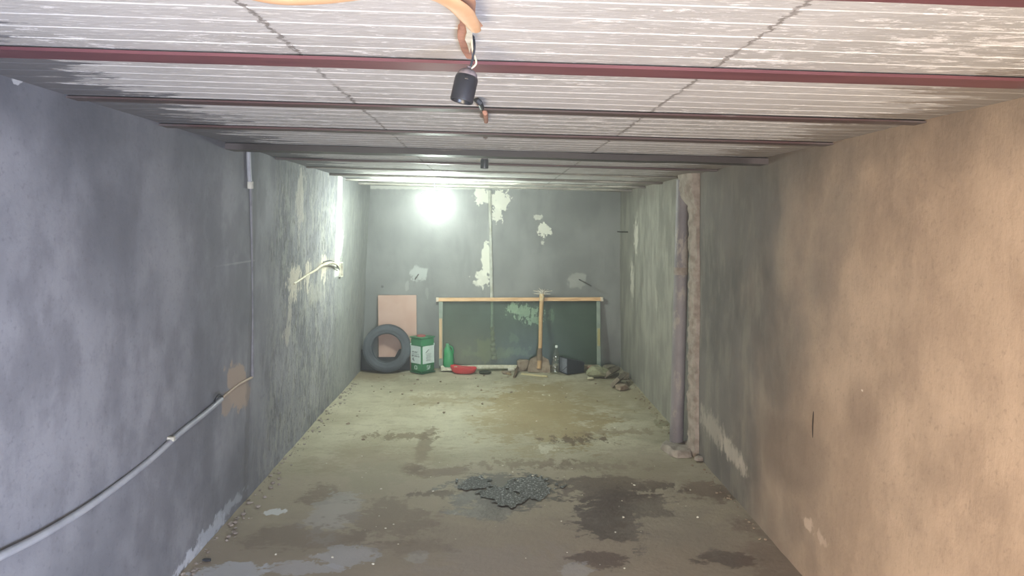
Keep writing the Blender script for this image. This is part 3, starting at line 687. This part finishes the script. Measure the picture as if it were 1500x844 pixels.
# low black tray behind the tyre
t = thing('black_tray', 'low black plastic tray on the floor behind the tyre', 'tray', (atd(565, 530, D - 0.105).x, D - 0.105, 0.0))
bm = bmesh.new()
W2, D2, H2 = 0.30, 0.033, 0.30
lo = [(-W2, -D2), (W2, -D2), (W2, D2), (-W2, D2)]
def ringat(sx, sy, z, wv=0):
    L = []
    for i in range(4):
        a, b = lo[i], lo[(i + 1) % 4]
        for k in range(10):
            f = k / 10; x_, y_ = a[0] + (b[0] - a[0]) * f, a[1] + (b[1] - a[1]) * f
            top = z * (1 - wv * (0.55 * (abs(x_ + 0.05) / W2 < 0.72)))
            L.append(bm.verts.new((x_ * sx, y_ * sy, top)))
    return L
r1 = ringat(1, 1, 0.004); r2 = ringat(0.98, 1.0, 0.26, 0.7); r3 = ringat(0.93, 0.8, 0.26, 0.7); r4 = ringat(0.94, 0.85, 0.02)
for a, b in ((r1, r2), (r2, r3), (r3, r4)):
    for k in range(40): bm.faces.new((a[k], a[(k + 1) % 40], b[(k + 1) % 40], b[k]))
bm.faces.new(r1[::-1]); bm.faces.new(r4)
obj('tray_shell', bm, simple('black_rubber', (40, 42, 50), (54, 54, 62), 0.7, 10), t)

# tyre
RO, RI, HW = 0.288, 0.178, 0.095
prof = []
ty = M('tyre_rubber', 0.75, 0.3); ty.col(ty.mix(ty.ramp(ty.noise(5, 5, 0.6), 0.35, 0.65), srgb(82, 88, 94), srgb(64, 68, 76))); 
side = [(RI, 0.060), (RI + 0.006, 0.074), (RI + 0.018, 0.082), (RI + 0.024, 0.080), (RI + 0.05, 0.090), (RI + 0.056, 0.093), (RI + 0.064, 0.091), (RO - 0.028, 0.090), (RO - 0.014, 0.084), (RO - 0.006, 0.076)]
tread = []
for zz_ in (0.068, 0.052, 0.048, 0.030, 0.026, 0.004):
    pass
tr_ = [(RO - 0.002, 0.070), (RO, 0.052), (RO - 0.008, 0.051), (RO - 0.008, 0.046), (RO + 0.001, 0.045), (RO + 0.002, 0.020), (RO - 0.008, 0.019), (RO - 0.008, 0.013), (RO + 0.002, 0.012)]
half = side + tr_
outer = half + [(r_, -z_) for r_, z_ in half[::-1]]
inner = [(RI + 0.006, -0.052), (RI + 0.05, -0.074), (RO - 0.03, -0.070), (RO - 0.016, -0.04), (RO - 0.014, 0.04), (RO - 0.03, 0.070), (RI + 0.05, 0.074), (RI + 0.006, 0.052)]
tc_ = atd(566.5, 505, D - 0.25)
tl_ = math.asin(min(1, 0.12 / 0.57))
t = thing('car_tyre', 'dusty black car tyre leaning upright in the left back corner', 'tyre', (tc_.x, D - 0.235, 0.0), (-R(4), 0, R(3)))
bm = bmesh.new(); MT = Matrix.Translation((0, 0, RO + 0.010)) @ Matrix.Rotation(0, 4, 'Z') @ Matrix.Diagonal((1, 0.88, 1, 1)) @ Matrix.Rotation(PI / 2, 4, 'X')
lathe(bm, outer + inner, 72, MT, closed=True); obj('carcass', bm, ty.m, t, True)
bm = bmesh.new()
for k in range(60):
    a = 2 * PI * k / 60
    for sgn in (-1, 1):
        box(bm, MT @ Vector(((RO - 0.001) * math.cos(a), (RO - 0.001) * math.sin(a), sgn * 0.064)), (0.009, 0.026, 0.018), MT.to_3x3().to_4x4() @ Matrix.Rotation(a, 4, 'Z') @ Matrix.Rotation(R(20) * sgn, 4, 'X'))
lathe(bm, [(RO - .004, 0.06), (RO - .004, -0.06), (RO - .010, -0.06), (RO - .010, 0.06)], 60, MT, closed=True)
obj('tread', bm, ty.m, t)

# green tin
cb = fl(619, 546)
TINH, TS = 0.45, 0.215
t = thing('green_tin', 'square green metal tin with white printed labels, standing beside the tyre', 'tin', (atd(619, 520, D - 0.26).x, D - 0.26, 0.0), (0, 0, R(46)))
GRN = simple('green_tin_paint', (46, 122, 78), (40, 108, 70), 0.4, 4, 0.5)
DGRN = simple('green_tin_dark', (34, 92, 60), (28, 80, 54), 0.4, 4, 0.5)
WHT = simple('tin_label_white', (206, 218, 214), (190, 204, 202), 0.5, 5)
bm = bmesh.new(); box(bm, (0, 0, TINH / 2 + 0.004), (TS, TS, TINH - 0.03), None, 0.028); obj('tin_body', bm, GRN, t, True)
for z_, n_ in ((0.014, 'bottom_rim'), (TINH - 0.008, 'top_rim'), (0.352, 'body_bead')):
    bm = bmesh.new(); box(bm, (0, 0, z_), (TS + 0.010, TS + 0.010, 0.016 if n_ != 'body_bead' else 0.008), None, 0.004); obj(n_, bm, GRN if n_ != 'bottom_rim' else DGRN, t, True)
bm = bmesh.new(); lathe(bm, [(0, TINH + 0.018), (0.05, TINH + 0.018), (0.056, TINH + 0.012), (0.056, TINH - 0.004), (0, TINH - 0.004)], 28, Matrix.Translation((-0.02, 0.0, 0))); obj('lid', bm, simple('red_lid', (176, 92, 88), (150, 80, 78), 0.5, 10), t, True)
bm = bmesh.new(); box(bm, (-0.01, -0.005, TINH + 0.006), (0.10, 0.012, 0.012), Euler((0, 0, R(20)))); obj('crust', bm, simple('dirt_crust', (96, 70, 58), (70, 56, 48), .9, 30), t)
LBL_DK = simple('label_print', (98, 108, 112), (86, 96, 100), 0.6, 10)
for side_ in (0, 1):
    RZ = Matrix.Rotation(R(-90) * side_, 4, 'Z')           # faces -Y and -X
    mt = RZ @ Matrix.Translation((0, -TS / 2 - 0.002, 0))
    bm = bmesh.new(); vs_ = box(bm, (0, 0, 0.235), (TS * 0.86, 0.003, 0.215), None, 0.001)
    for v in bm.verts: v.co = mt @ v.co
    lab = obj('label_panel', bm, WHT, t)
    bm = bmesh.new()
    if side_ == 1:
        # grey print: two short word-like rows and a few fine lines
        for row, (z_, h_, xs_) in enumerate(((0.268, 0.016, (-.06, -.042, -.025, -.008, .01, .028)), (0.218, 0.018, (-.065, -.045, -.02, .0, .02, .04, .058)))):
            for k, x_ in enumerate(xs_):
                box(bm, (x_, -0.003, z_), (0.004, 0.002, h_)); box(bm, (x_ + 0.005, -0.003, z_ + (h_ / 2 - 0.002) * (1 if k % 2 else -1)), (0.011, 0.002, 0.004))
                if k % 3 == 0: box(bm, (x_ + 0.010, -0.003, z_), (0.004, 0.002, h_))
        box(bm, (0, -0.003, 0.243), (0.13, 0.002, 0.003)); box(bm, (-.05, -0.003, 0.18), (0.012, 0.002, 0.03), Euler((0, R(30), 0))); box(bm, (-.035, -0.003, 0.165), (0.012, 0.002, 0.03), Euler((0, R(-30), 0)))
    else:
        box(bm, (-.02, -0.003, 0.28), (0.065, 0.002, 0.008), Euler((0, R(-35), 0)))
        for k in range(7): box(bm, (0.0, -0.003, 0.245 - k * 0.014), (0.09 - 0.012 * (k % 3), 0.002, 0.0025))
    for v in bm.verts: v.co = mt @ v.co
    obj('printing', bm, LBL_DK, lab)
    # small white symbol squares low on the tin
    bm = bmesh.new()
    if side_ == 1:
        for (x_, z_, a, b) in ((0, .028, .034, .007), (0, -.022, .034, .007), (-.020, .003, .008, .05), (.020, .003, .008, .05)): box(bm, (x_, 0, 0.075 + z_ * .8), (a, 0.002, b * .8))
    else:
        for i_ in range(4):
            for j_ in range(4):
                if (i_ * 3 + j_ * 5) % 4 != 1: box(bm, (-0.021 + i_ * 0.014, 0, 0.057 + j_ * 0.014), (0.010, 0.002, 0.010))
    for v in bm.verts: v.co = mt @ v.co
    obj('symbol', bm, WHT, t)
for sx, sy in ((1, -1), (-1, 1)):
    bm = bmesh.new(); box(bm, (sx * TS * .44, sy * TS * .44, 0.35), (0.03, 0.03, 0.03), Euler((0, 0, R(45))), 0.006)
    obj('handle_lug', bm, WHT, t)

# glass sheet in a makeshift timber frame, leaning on the wall
GY0, GY1 = D - 0.16, D - 0.05
gl0 = atd(644, 532, GY0 - 0.02); gr0 = atd(879, 532, GY0 - 0.02); gt = atd(640, 439, GY1)
HG = gt.z / math.cos(R(4)); xc = (gl0.x + gr0.x) / 2; WG = (gr0.x - gl0.x)
ln = math.atan2(GY1 - GY0, gt.z)
t = thing('glass_sheet', 'wide green-tinted glass sheet with a pine rail on top, leaning on the back wall', 'glass sheet', (xc, GY0, 0), (-ln, 0, 0))
GLASS = mat_clear('green_glass', (0.72, 0.79, 0.74, 1), 0.012, 0.2)
z0 = 0.055; HG = gt.z / math.cos(ln)
bm = bmesh.new(); box(bm, (0, 0, (z0 + HG) / 2), (WG - 0.02, 0.006, HG - z0)); obj('glass_pane', bm, GLASS, t)
bm = bmesh.new(); box(bm, (-0.0, -0.004, HG), (WG + 0.05, 0.04, 0.046), None, 0.004); rail = obj('top_rail', bm, WOOD, t)
TAPE = simple('white_tape', (226, 214, 196), (206, 190, 170), .8, 30)
for s in (-1, 1):
    bm = bmesh.new(); box(bm, (s * (WG / 2 + 0.03) - 0.0, -0.004, HG), (0.035, 0.05, 0.056), None, 0.008, 0.004)
    obj('rail_tape', bm, TAPE, rail)
bm = bmesh.new(); box(bm, (-WG / 2 + 0.012, -0.006, 0.40), (0.036, 0.03, 0.50), None, 0.003); obj('side_batten', bm, WOODV, t)
bm = bmesh.new(); box(bm, (WG / 2 - 0.012, -0.006, 0.41), (0.036, 0.03, 0.22), None, 0.003); obj('side_batten', bm, simple('greenish_wood', (170, 164, 118), (148, 142, 98), .7, 8), t)
for s in (-1, 1):
    bm = bmesh.new(); box(bm, (s * (WG / 2 - 0.012), 0.004, (z0 + HG) / 2), (0.05, 0.024, HG - z0), None, 0.003)
    obj('edge_strip', bm, simple('greygreen_strip', (138, 150, 138), (118, 130, 120), .6, 10), t)
bm = bmesh.new(); box(bm, (-WG / 4 + 0.02, -0.02, 0.045), (WG * 0.50, 0.05, 0.045), None, 0.006, 0.008, 3)
box(bm, (-WG / 2 + 0.12, -0.07, 0.035), (0.2, 0.09, 0.06), None, 0.008, 0.004)
box(bm, (-WG / 4 + 0.25, -0.03, 0.052), (WG * 0.2, 0.04, 0.03), None, 0.006, 0.01)
obj('bottom_strip', bm, simple('chipped_white_foam', (206, 206, 188), (180, 176, 152), .9, 30, bump=0.8), t)
bm = bmesh.new(); box(bm, (WG / 4 + 0.05, -0.01, 0.04), (WG * 0.44, 0.05, 0.05), None, 0.006, 0.012)
obj('bottom_strip', bm, simple('dirty_strip', (132, 126, 104), (110, 102, 82), .9, 20, bump=0.8), t)

# green jug
jg = fl(656, 533)
t = thing('green_jug', 'green plastic jug with a grip hole, standing in front of the glass sheet', 'jug', (atd(657, 520, GY0 - .07).x, GY0 - 0.075, 0.066))
t.scale = (1, 1, .88)
GJ = simple('green_plastic', (38, 140, 84), (30, 120, 72), 0.4, 6, 0.5)
bm = bmesh.new(); zs = [0, .01, .10, .19, .235, .27, .295, .30]; ww = [.060, .066, .066, .058, .046, .030, .020, .018]
rings = []
for z_, w_ in zip(zs, ww):
    rings.append([bm.verts.new((math.copysign(abs(math.cos(a)) ** .7, math.cos(a)) * w_ - (0.012 if z_ > .2 else 0), math.copysign(abs(math.sin(a)) ** .7, math.sin(a)) * min(w_, .05) * .9, z_)) for a in [2 * PI * (k + .5) / 24 for k in range(24)]])
for a, b in zip(rings, rings[1:]):
    for k in range(24): bm.faces.new((a[k], a[(k + 1) % 24], b[(k + 1) % 24], b[k]))
bm.faces.new(rings[0][::-1]); bm.faces.new(rings[-1]); obj('jug_body', bm, GJ, t, True)
bm = bmesh.new(); tube(bm, spline([(0.0, 0, .290), (0.026, 0, .288), (0.046, 0, .262), (0.056, 0, .225), (0.056, 0, .18)], 6), 0.011, 10); obj('grip', bm, GJ, t, True)
bm = bmesh.new(); lathe(bm, [(0.0, .325), (.018, .325), (.020, .318), (.020, .298), (0, .298)], 18, Matrix.Translation((-.012, 0, 0))); obj('cap', bm, simple('pale_green_cap', (96, 160, 120), (84, 146, 108), .5, 10), t, True)

# red plastic basin
t = thing('red_basin', 'shallow red plastic basin on the floor before the green jug', 'basin', (atd(679, 540, D - .33).x, D - 0.33, 0.0), (0, 0, R(-8)))
bm = bmesh.new(); N = 40; rings = []
for (sc_, z_) in ((.72, 0.004), (.90, .022), (1.0, .062), (1.04, .074), (1.03, .080), (.96, .070), (.86, .03), (.66, .014)):
    rings.append([bm.verts.new((0.158 * sc_ * math.copysign(abs(math.cos(a)) ** .8, math.cos(a)), 0.085 * sc_ * math.sin(a), z_ * (1.0 - 0.16 * math.cos(a)) + (0.006 * math.sin(3 * a) if z_ > .05 else 0))) for a in [2 * PI * k / N for k in range(N)]])
for a, b in zip(rings, rings[1:]):
    for k in range(N): bm.faces.new((a[k], a[(k + 1) % N], b[(k + 1) % N], b[k]))
bm.faces.new(rings[0][::-1]); bm.faces.new(rings[-1])
RED = simple('red_plastic', (200, 62, 66), (182, 54, 58), 0.45, 5, 0.4)
obj('basin_shell', bm, RED, t, True)
bm = bmesh.new(); stone(bm, (-0.01, 0.005, 0.058), (0.20, 0.10, 0.045), 3.3); obj('lump', bm, simple('red_rag', (190, 70, 66), (168, 60, 58), .8, 12, bump=.5), t, True)

# dark round lid
p = fl(711, 539)
bm = bmesh.new(); lathe(bm, [(0, .003), (.072, .003), (.076, .010), (.076, .017), (.068, .019), (.064, .013), (0, .013)], 36)
o = obj('round_lid', bm, simple('dark_green_metal', (52, 58, 44), (40, 46, 36), 0.6, 14), None, True); o.location = (p.x, min(p.y, D - .34), 0.002)
tag(o, 'dark round lid lying flat on the floor between red basin and shovel', 'lid')

# shovel standing on its blade
pb_, ptp = fl(789, 545), atd(794, 431, D - .14)
tp0 = Vector((pb_.x, D - 0.32, 0.0)); tp1 = Vector((ptp.x, D - 0.125, ptp.z))
dv = tp1 - tp0; L = dv.length
_z = dv.normalized(); _y = _z.cross(Vector((1, 0, 0))).normalized(); _x = _y.cross(_z)
q = Matrix((_x, _y, _z)).transposed().to_quaternion()
t = thing('mortar_shovel', 'wooden-handled shovel crusted with mortar, propped upright against the glass sheet', 'shovel', tp0); t.rotation_mode = 'QUATERNION'; t.rotation_quaternion = q
HWD = simple('shovel_handle_wood', (196, 160, 114), (168, 140, 104), 0.7, 10, stretch=(8, 8, 1))
bm = bmesh.new(); tube(bm, spline([(0, 0, 0.05), (0.004, 0, .35), (-.002, 0, .65), (0, 0, L - 0.02)], 6), lambda f: 0.027 - 0.003 * math.sin(f * PI), 14); obj('handle', bm, HWD, t, True)
bm = bmesh.new()
NU, NV = 10, 8; g = []
for i in range(NU + 1):
    f = i / NU; hw = 0.14 - 0.045 * f ** 2 if f < .8 else (0.14 - 0.045 * .64) * (1 - (f - .8) * 3.2) + 0.0
    g.append([bm.verts.new(((-1 + 2 * j / NV) * hw, 0.02 * ((-1 + 2 * j / NV) ** 2) * (-1) + 0.012 + 0.004 * noise.noise(Vector((i, j, 0))), 0.004 + 0.2 * f)) for j in range(NV + 1)])
for i in range(NU):
    for j in range(NV): bm.faces.new((g[i][j], g[i][j + 1], g[i + 1][j + 1], g[i + 1][j]))
r_ = bmesh.ops.extrude_face_region(bm, geom=bm.faces[:])
for v in [x for x in r_['geom'] if isinstance(x, bmesh.types.BMVert)]: v.co.y += 0.006
obj('blade', bm, MORTAR_D, t, True)
bm = bmesh.new(); tube(bm, [(0, 0, 0.15), (0, 0, .30)], lambda f: 0.036 - 0.006 * f, 14); obj('blade_socket', bm, simple('crusted_iron', (132, 116, 96), (104, 90, 76), .9, 20, bump=.6), t, True)
bm = bmesh.new()
for k in range(9):
    a = R(-75 + 150 * k / 8); ll = 0.08 + 0.05 * random.random()
    tube(bm, [(0, 0, L - 0.03), (0.3 * ll * math.sin(a), -0.01 * (k % 3), L - 0.01 + 0.5 * ll * math.cos(a)), (ll * 1.25 * math.sin(a), -0.01 * (k % 3 - 1), L - 0.02 + ll * math.cos(a))], lambda f: 0.011 * (1 - .6 * f), 6)
obj('frayed_cloth', bm, simple('frayed_white', (196, 190, 178), (160, 150, 138), .9, 30), t, True)
bm = bmesh.new(); tube(bm, [(0, 0, L - .09), (0, 0, L - .0)], 0.031, 12); obj('binding', bm, simple('yellowed_binding', (196, 166, 112), (206, 196, 176), .8, 30), t, True)

# rubble slab behind the shovel blade, stones and pieces along the wall
def rock(name, px, py, s, seed, mat, label, cat, rz=0, tilt=0, group=None, flat=True, dz=0.0, depth=None):
    p = fl(px, py) if depth is None else Vector((atd(px, py, depth).x, depth, 0))
    bm = bmesh.new(); vs_ = stone(bm, (0, 0, 0), s, seed, 0, tilt, 2, flat)
    mn = min(v.co.z for v in bm.verts)
    for v in bm.verts: v.co.z -= mn
    if p.y > D - 0.20: p = Vector((atd(px, py, D - 0.20).x, D - 0.20, 0))
    o = obj(name, bm, mat); o.location = (p.x, p.y, dz); o.rotation_euler.z = rz
    return tag(o, label, cat, group)
G_ = 'broken rubble by the back wall'
rock('rubble_chunk', 766, 538, (0.20, 0.12, 0.20), 1.1, MORTAR_D, 'upright brown rubble chunk close to the left of the shovel blade', 'rubble', 0.2, group=G_)
rock('rubble_chunk', 818, 534, (0.20, 0.10, 0.12), 2.7, STONE_M, 'grey-brown rubble chunk behind the clear bottle', 'rubble', 0, group=G_)
rock('rubble_chunk', 749, 533, (0.12, 0.09, 0.06), 5.2, LIME, 'pale plaster chunk at the end of the white foam strip', 'rubble', 0, group=G_)
rock('rubble_chunk', 742, 548, (0.15, 0.09, 0.05), 6.2, MORTAR_D, 'flat brown chunk lying among the splinters', 'rubble', .5, group=G_)
rock('plaster_lump', 822, 540, (0.045, 0.04, 0.04), 4.4, LIME, 'small white lump on the floor left of the black bucket', 'lump', 0)
# splinters
def stick(p, q, w_, h_, mat, label, cat='stick', group=None, name='wood_splinter'):
    p, q = Vector(p), Vector(q); d = q - p; Lk = d.length; bm = bmesh.new()
    box(bm, (0, 0, 0), (Lk, w_, h_), None, min(w_, h_) * .2, w_ * .15)
    o = obj(name, bm, mat); o.location = (p + q) / 2; o.rotation_mode = 'QUATERNION'; o.rotation_quaternion = d.to_track_quat('X', 'Z')
    return tag(o, label, cat, group)
SG = 'splinters on the floor'
a = fl(736, 546); b = fl(748, 550); stick((a.x, a.y, .014), (b.x, b.y, .014), .03, .022, WOOD_OLD, 'short brown splinter pointing towards the dark lid', group=SG)
a = fl(753, 554); b = fl(759, 543); stick((a.x, a.y, .012), (b.x, b.y, .06), .028, .02, simple('dark_splinter_wood', (110, 90, 70), (88, 72, 58), .8, 12), 'dark splinter with one end raised, beside the upright rubble chunk', group=SG)
a = fl(764, 549); b = fl(802, 553); stick((a.x, a.y, .012), (b.x, b.y, .012), .03, .018, simple('pale_slat_wood', (196, 186, 146), (176, 164, 124), .7, 12, stretch=(1, 8, 8)), 'pale narrow slat lying on the floor at the foot of the shovel', 'lath', name='wooden_lath')

# clear plastic bottle
p = fl(812, 545)
t = thing('clear_bottle', 'crumpled clear plastic bottle with a white cap, left of the black bucket', 'bottle', (p.x, D - 0.36, 0.0), (0, R(3), 0))
BOT = mat_clear('clear_plastic', (0.88, 0.92, 0.90, 1), 0.3, 0.12)
bm = bmesh.new(); pr = [(0.02, .004), (.040, .002), (.044, .012), (.044, .05), (.040, .056), (.044, .064), (.044, .10), (.039, .107), (.044, .115), (.043, .18), (.046, .20), (.044, .23), (.030, .27), (.016, .30), (.0135, .325)]
lathe(bm, pr, 24, None, capb=True)
for v in bm.verts: v.co += noise.noise_vector(v.co * 22) * 0.006
obj('bottle_body', bm, BOT, t, True)
bm = bmesh.new(); lathe(bm, [(.017, .318), (.017, .342), (.014, .346), (0, .346)], 20, None, capb=True); obj('cap', bm, simple('white_cap', (226, 230, 228), (206, 210, 208), .5, 10), t, True)

# black bucket on its side: square mouth with a dusty grey rim plate, facing left
p = fl(836, 547)
t = thing('black_bucket', 'black square bucket tipped on its side with its pale dusty mouth turned left', 'bucket', (p.x, D - 0.33, 0.0), (0, 0, R(24)))
bm = bmesh.new()
def sq(x_, h, z_): 
    return [bm.verts.new((x_, h * sy, z_ + h * sz)) for sy, sz in ((-1, -1), (1, -1), (1, 1), (-1, 1))]
secs = [sq(-.105, .098, .101), sq(-.105, .090, .101), sq(-.085, .084, .100), sq(.15, .058, .066), sq(.158, .064, .066), sq(-.080, .094, .099), sq(-.088, .100, .101)]
for a, b in zip(secs, secs[1:]):
    for k in range(4): bm.faces.new((a[k], a[(k + 1) % 4], b[(k + 1) % 4], b[k]))
for k in range(4): bm.faces.new((secs[-1][k], secs[-1][(k + 1) % 4], secs[0][(k + 1) % 4], secs[0][k]))
bm.faces.new(secs[3]); bm.faces.new(secs[4][::-1])
bmesh.ops.bevel(bm, geom=bm.edges[:], offset=0.003, segments=1, affect='EDGES')
obj('bucket_shell', bm, simple('bucket_black', (46, 50, 60), (38, 42, 50), .55, 8), t)
bm = bmesh.new(); box(bm, (-.094, 0, .101), (.012, .176, .176), None, 0.004, .004); obj('dusty_fill', bm, simple('set_cement_grey', (124, 128, 138), (104, 108, 116), .9, 24, bump=.6), t)
bm = bmesh.new(); tube(bm, spline([(-.095, .10, .11), (-.16, .07, .05), (-.18, 0, .03), (-.16, -.07, .05), (-.095, -.10, .11)], 6), .004, 6); obj('bail', bm, GREY_D, t, True)

# stones, bricks
rock('rubble_chunk', 866, 534, (0.14, 0.12, 0.09), 8.2, simple('pink_brick', (170, 136, 116), (146, 116, 100), .9, 14, bump=.6), 'pinkish rubble piece leaning at the right end of the glass sheet', 'rubble', .3, group=G_, depth=D - .22)
rock('rubble_chunk', 877, 532, (0.10, 0.09, 0.085), 9.9, LIME, 'pale block under the right corner of the glass sheet', 'rubble', .3, group=G_, depth=D - .21)
rock('field_stone', 876, 553, (0.26, 0.22, 0.13), 3.7, STONE_G, 'rounded greenish stone on the floor right of the black bucket', 'stone', .2, flat=False)
rock('field_stone', 865, 556, (0.10, 0.06, 0.04), 6.6, simple('pale_stone', (190, 186, 158), (170, 164, 136), .9, 14), 'small pale stone in front of the rounded greenish stone', 'stone', .2)
rock('rubble_chunk', 893, 543, (0.20, 0.18, 0.10), 2.2, STONE_M, 'grey-brown chunk behind the leaning tile slabs', 'rubble', .7, group=G_)
def slab(px0, py0, px1, py1, h, wd, th, label, mat, yaw, tiltx):
    p = fl((px0 + px1) / 2, (py0 + py1) / 2); bm = bmesh.new(); box(bm, (0, 0, 0), (wd, th, h), None, .004, .006, 1)
    m4 = Matrix.Rotation(tiltx, 4, 'X')
    for v in bm.verts: v.co = m4 @ v.co
    mn = min(v.co.z for v in bm.verts)
    for v in bm.verts: v.co.z -= mn
    o = obj('paving_slab', bm, mat); o.location = (p.x, p.y, 0); o.rotation_euler.z = yaw
    return tag(o, label, 'slab', 'broken paving slabs in the right back corner')
SL = simple('slab_grey', (146, 138, 122), (120, 112, 98), .9, 14, bump=.6)
slab(888, 556, 904, 546, .10, .34, .05, 'broken grey slab farther from the camera, tilted against the corner rubble', SL, R(62), R(50))
slab(900, 572, 912, 556, .13, .34, .045, 'broken grey slab nearer the camera, leaning on a brown stone', SL, R(66), R(42))
rock('field_stone', 911, 571, (0.20, 0.13, 0.09), 7.7, MORTAR_D, 'brown stone under the leaning slab by the right wall', 'stone', .6)
rock('rubble_chunk', 914, 556, (0.14, 0.12, 0.13), 4.1, STONE_M, 'rubble chunk wedged between leaning slab and right wall', 'rubble', .2, group=G_)

# ------------------------------------------------------------------ wet patch on the floor
pm = M('wet_painted_glints', 0.3, 0.8)
pc = pm.mix(pm.ramp(pm.noise(55, 6, 0.8), 0.535, 0.6), srgb(74, 75, 72), srgb(226, 232, 232))  # white flecks put the water's glints into the colour
pm.bump(pm.noise(60, 6, 0.8), 1.0, 0.012); pm.col(pc)
bm = bmesh.new()
def slush(cx, cy, rx, ry):
    p = fl(cx, cy); return (p.x, p.y, abs(fl(cx + rx, cy).x - p.x), (fl(cx, cy - ry).y - fl(cx, cy + ry).y) / 2)
SB = [slush(*q) for q in ((697, 709, 28, 9), (725, 722, 26, 9), (745, 730, 24, 13), (775, 712, 36, 15), (790, 722, 18, 10))]
def inside(x, y):
    n = noise.noise(Vector((x * 9, y * 7, 4))) * 0.5 + noise.noise(Vector((x * 28, y * 20, 4))) * 0.45
    return min(math.hypot((x - a) / c_, (y - b_) / d_) for a, b_, c_, d_ in SB) + n < 1
xa, xb, ya_, yb_ = -0.42, 0.55, 4.4, 5.9
nx, ny = 190, 260; grid = {}
def gv(i, j):
    if (i, j) not in grid:
        x = xa + (xb - xa) * i / nx; y = ya_ + (yb_ - ya_) * j / ny
        h = 0.5 + 0.5 * noise.noise(Vector((x * 60, y * 60, 1))) + 0.4 * noise.noise(Vector((x * 130, y * 110, 1)))
        grid[(i, j)] = bm.verts.new((x, y, 0.0005 + 0.0022 * max(0, h)))
    return grid[(i, j)]
for i in range(nx):
    for j in range(ny):
        if inside(xa + (xb - xa) * (i + .5) / nx, ya_ + (yb_ - ya_) * (j + .5) / ny):
            bm.faces.new((gv(i, j), gv(i + 1, j), gv(i + 1, j + 1), gv(i, j + 1)))
tag(obj('puddle', bm, pm.m, None, False), 'wet patch with painted glints in the middle of the floor', 'puddle', None, 'stuff')

# ------------------------------------------------------------------ crumbs of mortar along the walls and on the floor
def crumbs(name, n, f, mat, label, lo_=.006, hi_=.02):
    bm = bmesh.new()
    for k in range(n):
        x_, y_ = f(); s_ = lo_ + (hi_ - lo_) * random.random() ** 3
        stone(bm, (x_, y_, s_ * .15 - .002), (s_ * 1.3, s_ * 1.2, s_ * .8), k * 1.3, random.random() * 6, 0, 1)
    tag(obj(name, bm, mat), label, 'debris', None, 'stuff')
crumbs('mortar_crumbs', 300, lambda: (LB + 0.02 + abs(random.gauss(0, .06)), random.uniform(3.2, 8.6)), MORTAR, 'mortar crumbs scattered along the foot of the left wall', .006, .03)
crumbs('mortar_crumbs', 170, lambda: (RB - 0.02 - abs(random.gauss(0, .05)), random.uniform(4.2, 8.8)), MORTAR_D, 'mortar crumbs scattered along the foot of the right wall', .006, .024)
crumbs('floor_crumbs', 150, lambda: (random.uniform(-1.4, 1.4), random.uniform(3.4, 8.9)), LIME, 'pale plaster crumbs scattered over the open floor', .005, .018)
crumbs('floor_crumbs', 120, lambda: (random.uniform(-1.4, 1.4), 6 + 3 * random.random() ** .6), MORTAR_D, 'brown dirt crumbs scattered over the far floor', .006, .03)
for px, py, s_, lab in ((303, 822, .035, 'dark flat pebble on the floor at the foot of the lime-streaked left wall'), (268, 838, .02, '')):
    if lab: rock('dark_pebble', px, py, (s_ * 1.8, s_, s_ * .5), 2.0, GREY_D, lab, 'pebble')
rock('mortar_lump', 1024, 675, (.10, .07, .05), 3.0, MORTAR, 'small mortar lump on the floor in front of the mortar heap', 'lump', .4)
# dark slot in the right wall, stood in for by a black tube
q0, q1 = rw(1191.5, 603, .0), rw(1190.5, 641, .0)
bm = bmesh.new(); tube(bm, spline([q0, q0.lerp(q1, .5) + Vector((0, .004, 0)), q1], 4), lambda f: 0.002 * (1 - abs(2 * f - 1) ** 3) + .0012, 8)
tag(obj('wall_slit', bm, simple('slit_black', (40, 34, 32), (34, 30, 28), .8, 20), None, True), 'short thin black slit running upright in the tan right wall', 'slit')

# ------------------------------------------------------------------ haze volume added for the lamp's halo
bm = bmesh.new(); box(bm, (0.02, D / 2 - 0.32, 1.1), (2.96, D + 0.5, 2.12))
hz = bpy.data.materials.new('halo_haze'); hz.use_nodes = True; nn = hz.node_tree.nodes; nn.clear()
vsn = nn.new('ShaderNodeVolumeScatter'); vsn.inputs['Density'].default_value = 0.03; vsn.inputs['Anisotropy'].default_value = 0.75
oo = nn.new('ShaderNodeOutputMaterial'); hz.node_tree.links.new(vsn.outputs[0], oo.inputs['Volume'])
tag(obj('haze', bm, hz), 'thin dusty haze filling the garage air', 'haze', None, 'stuff')
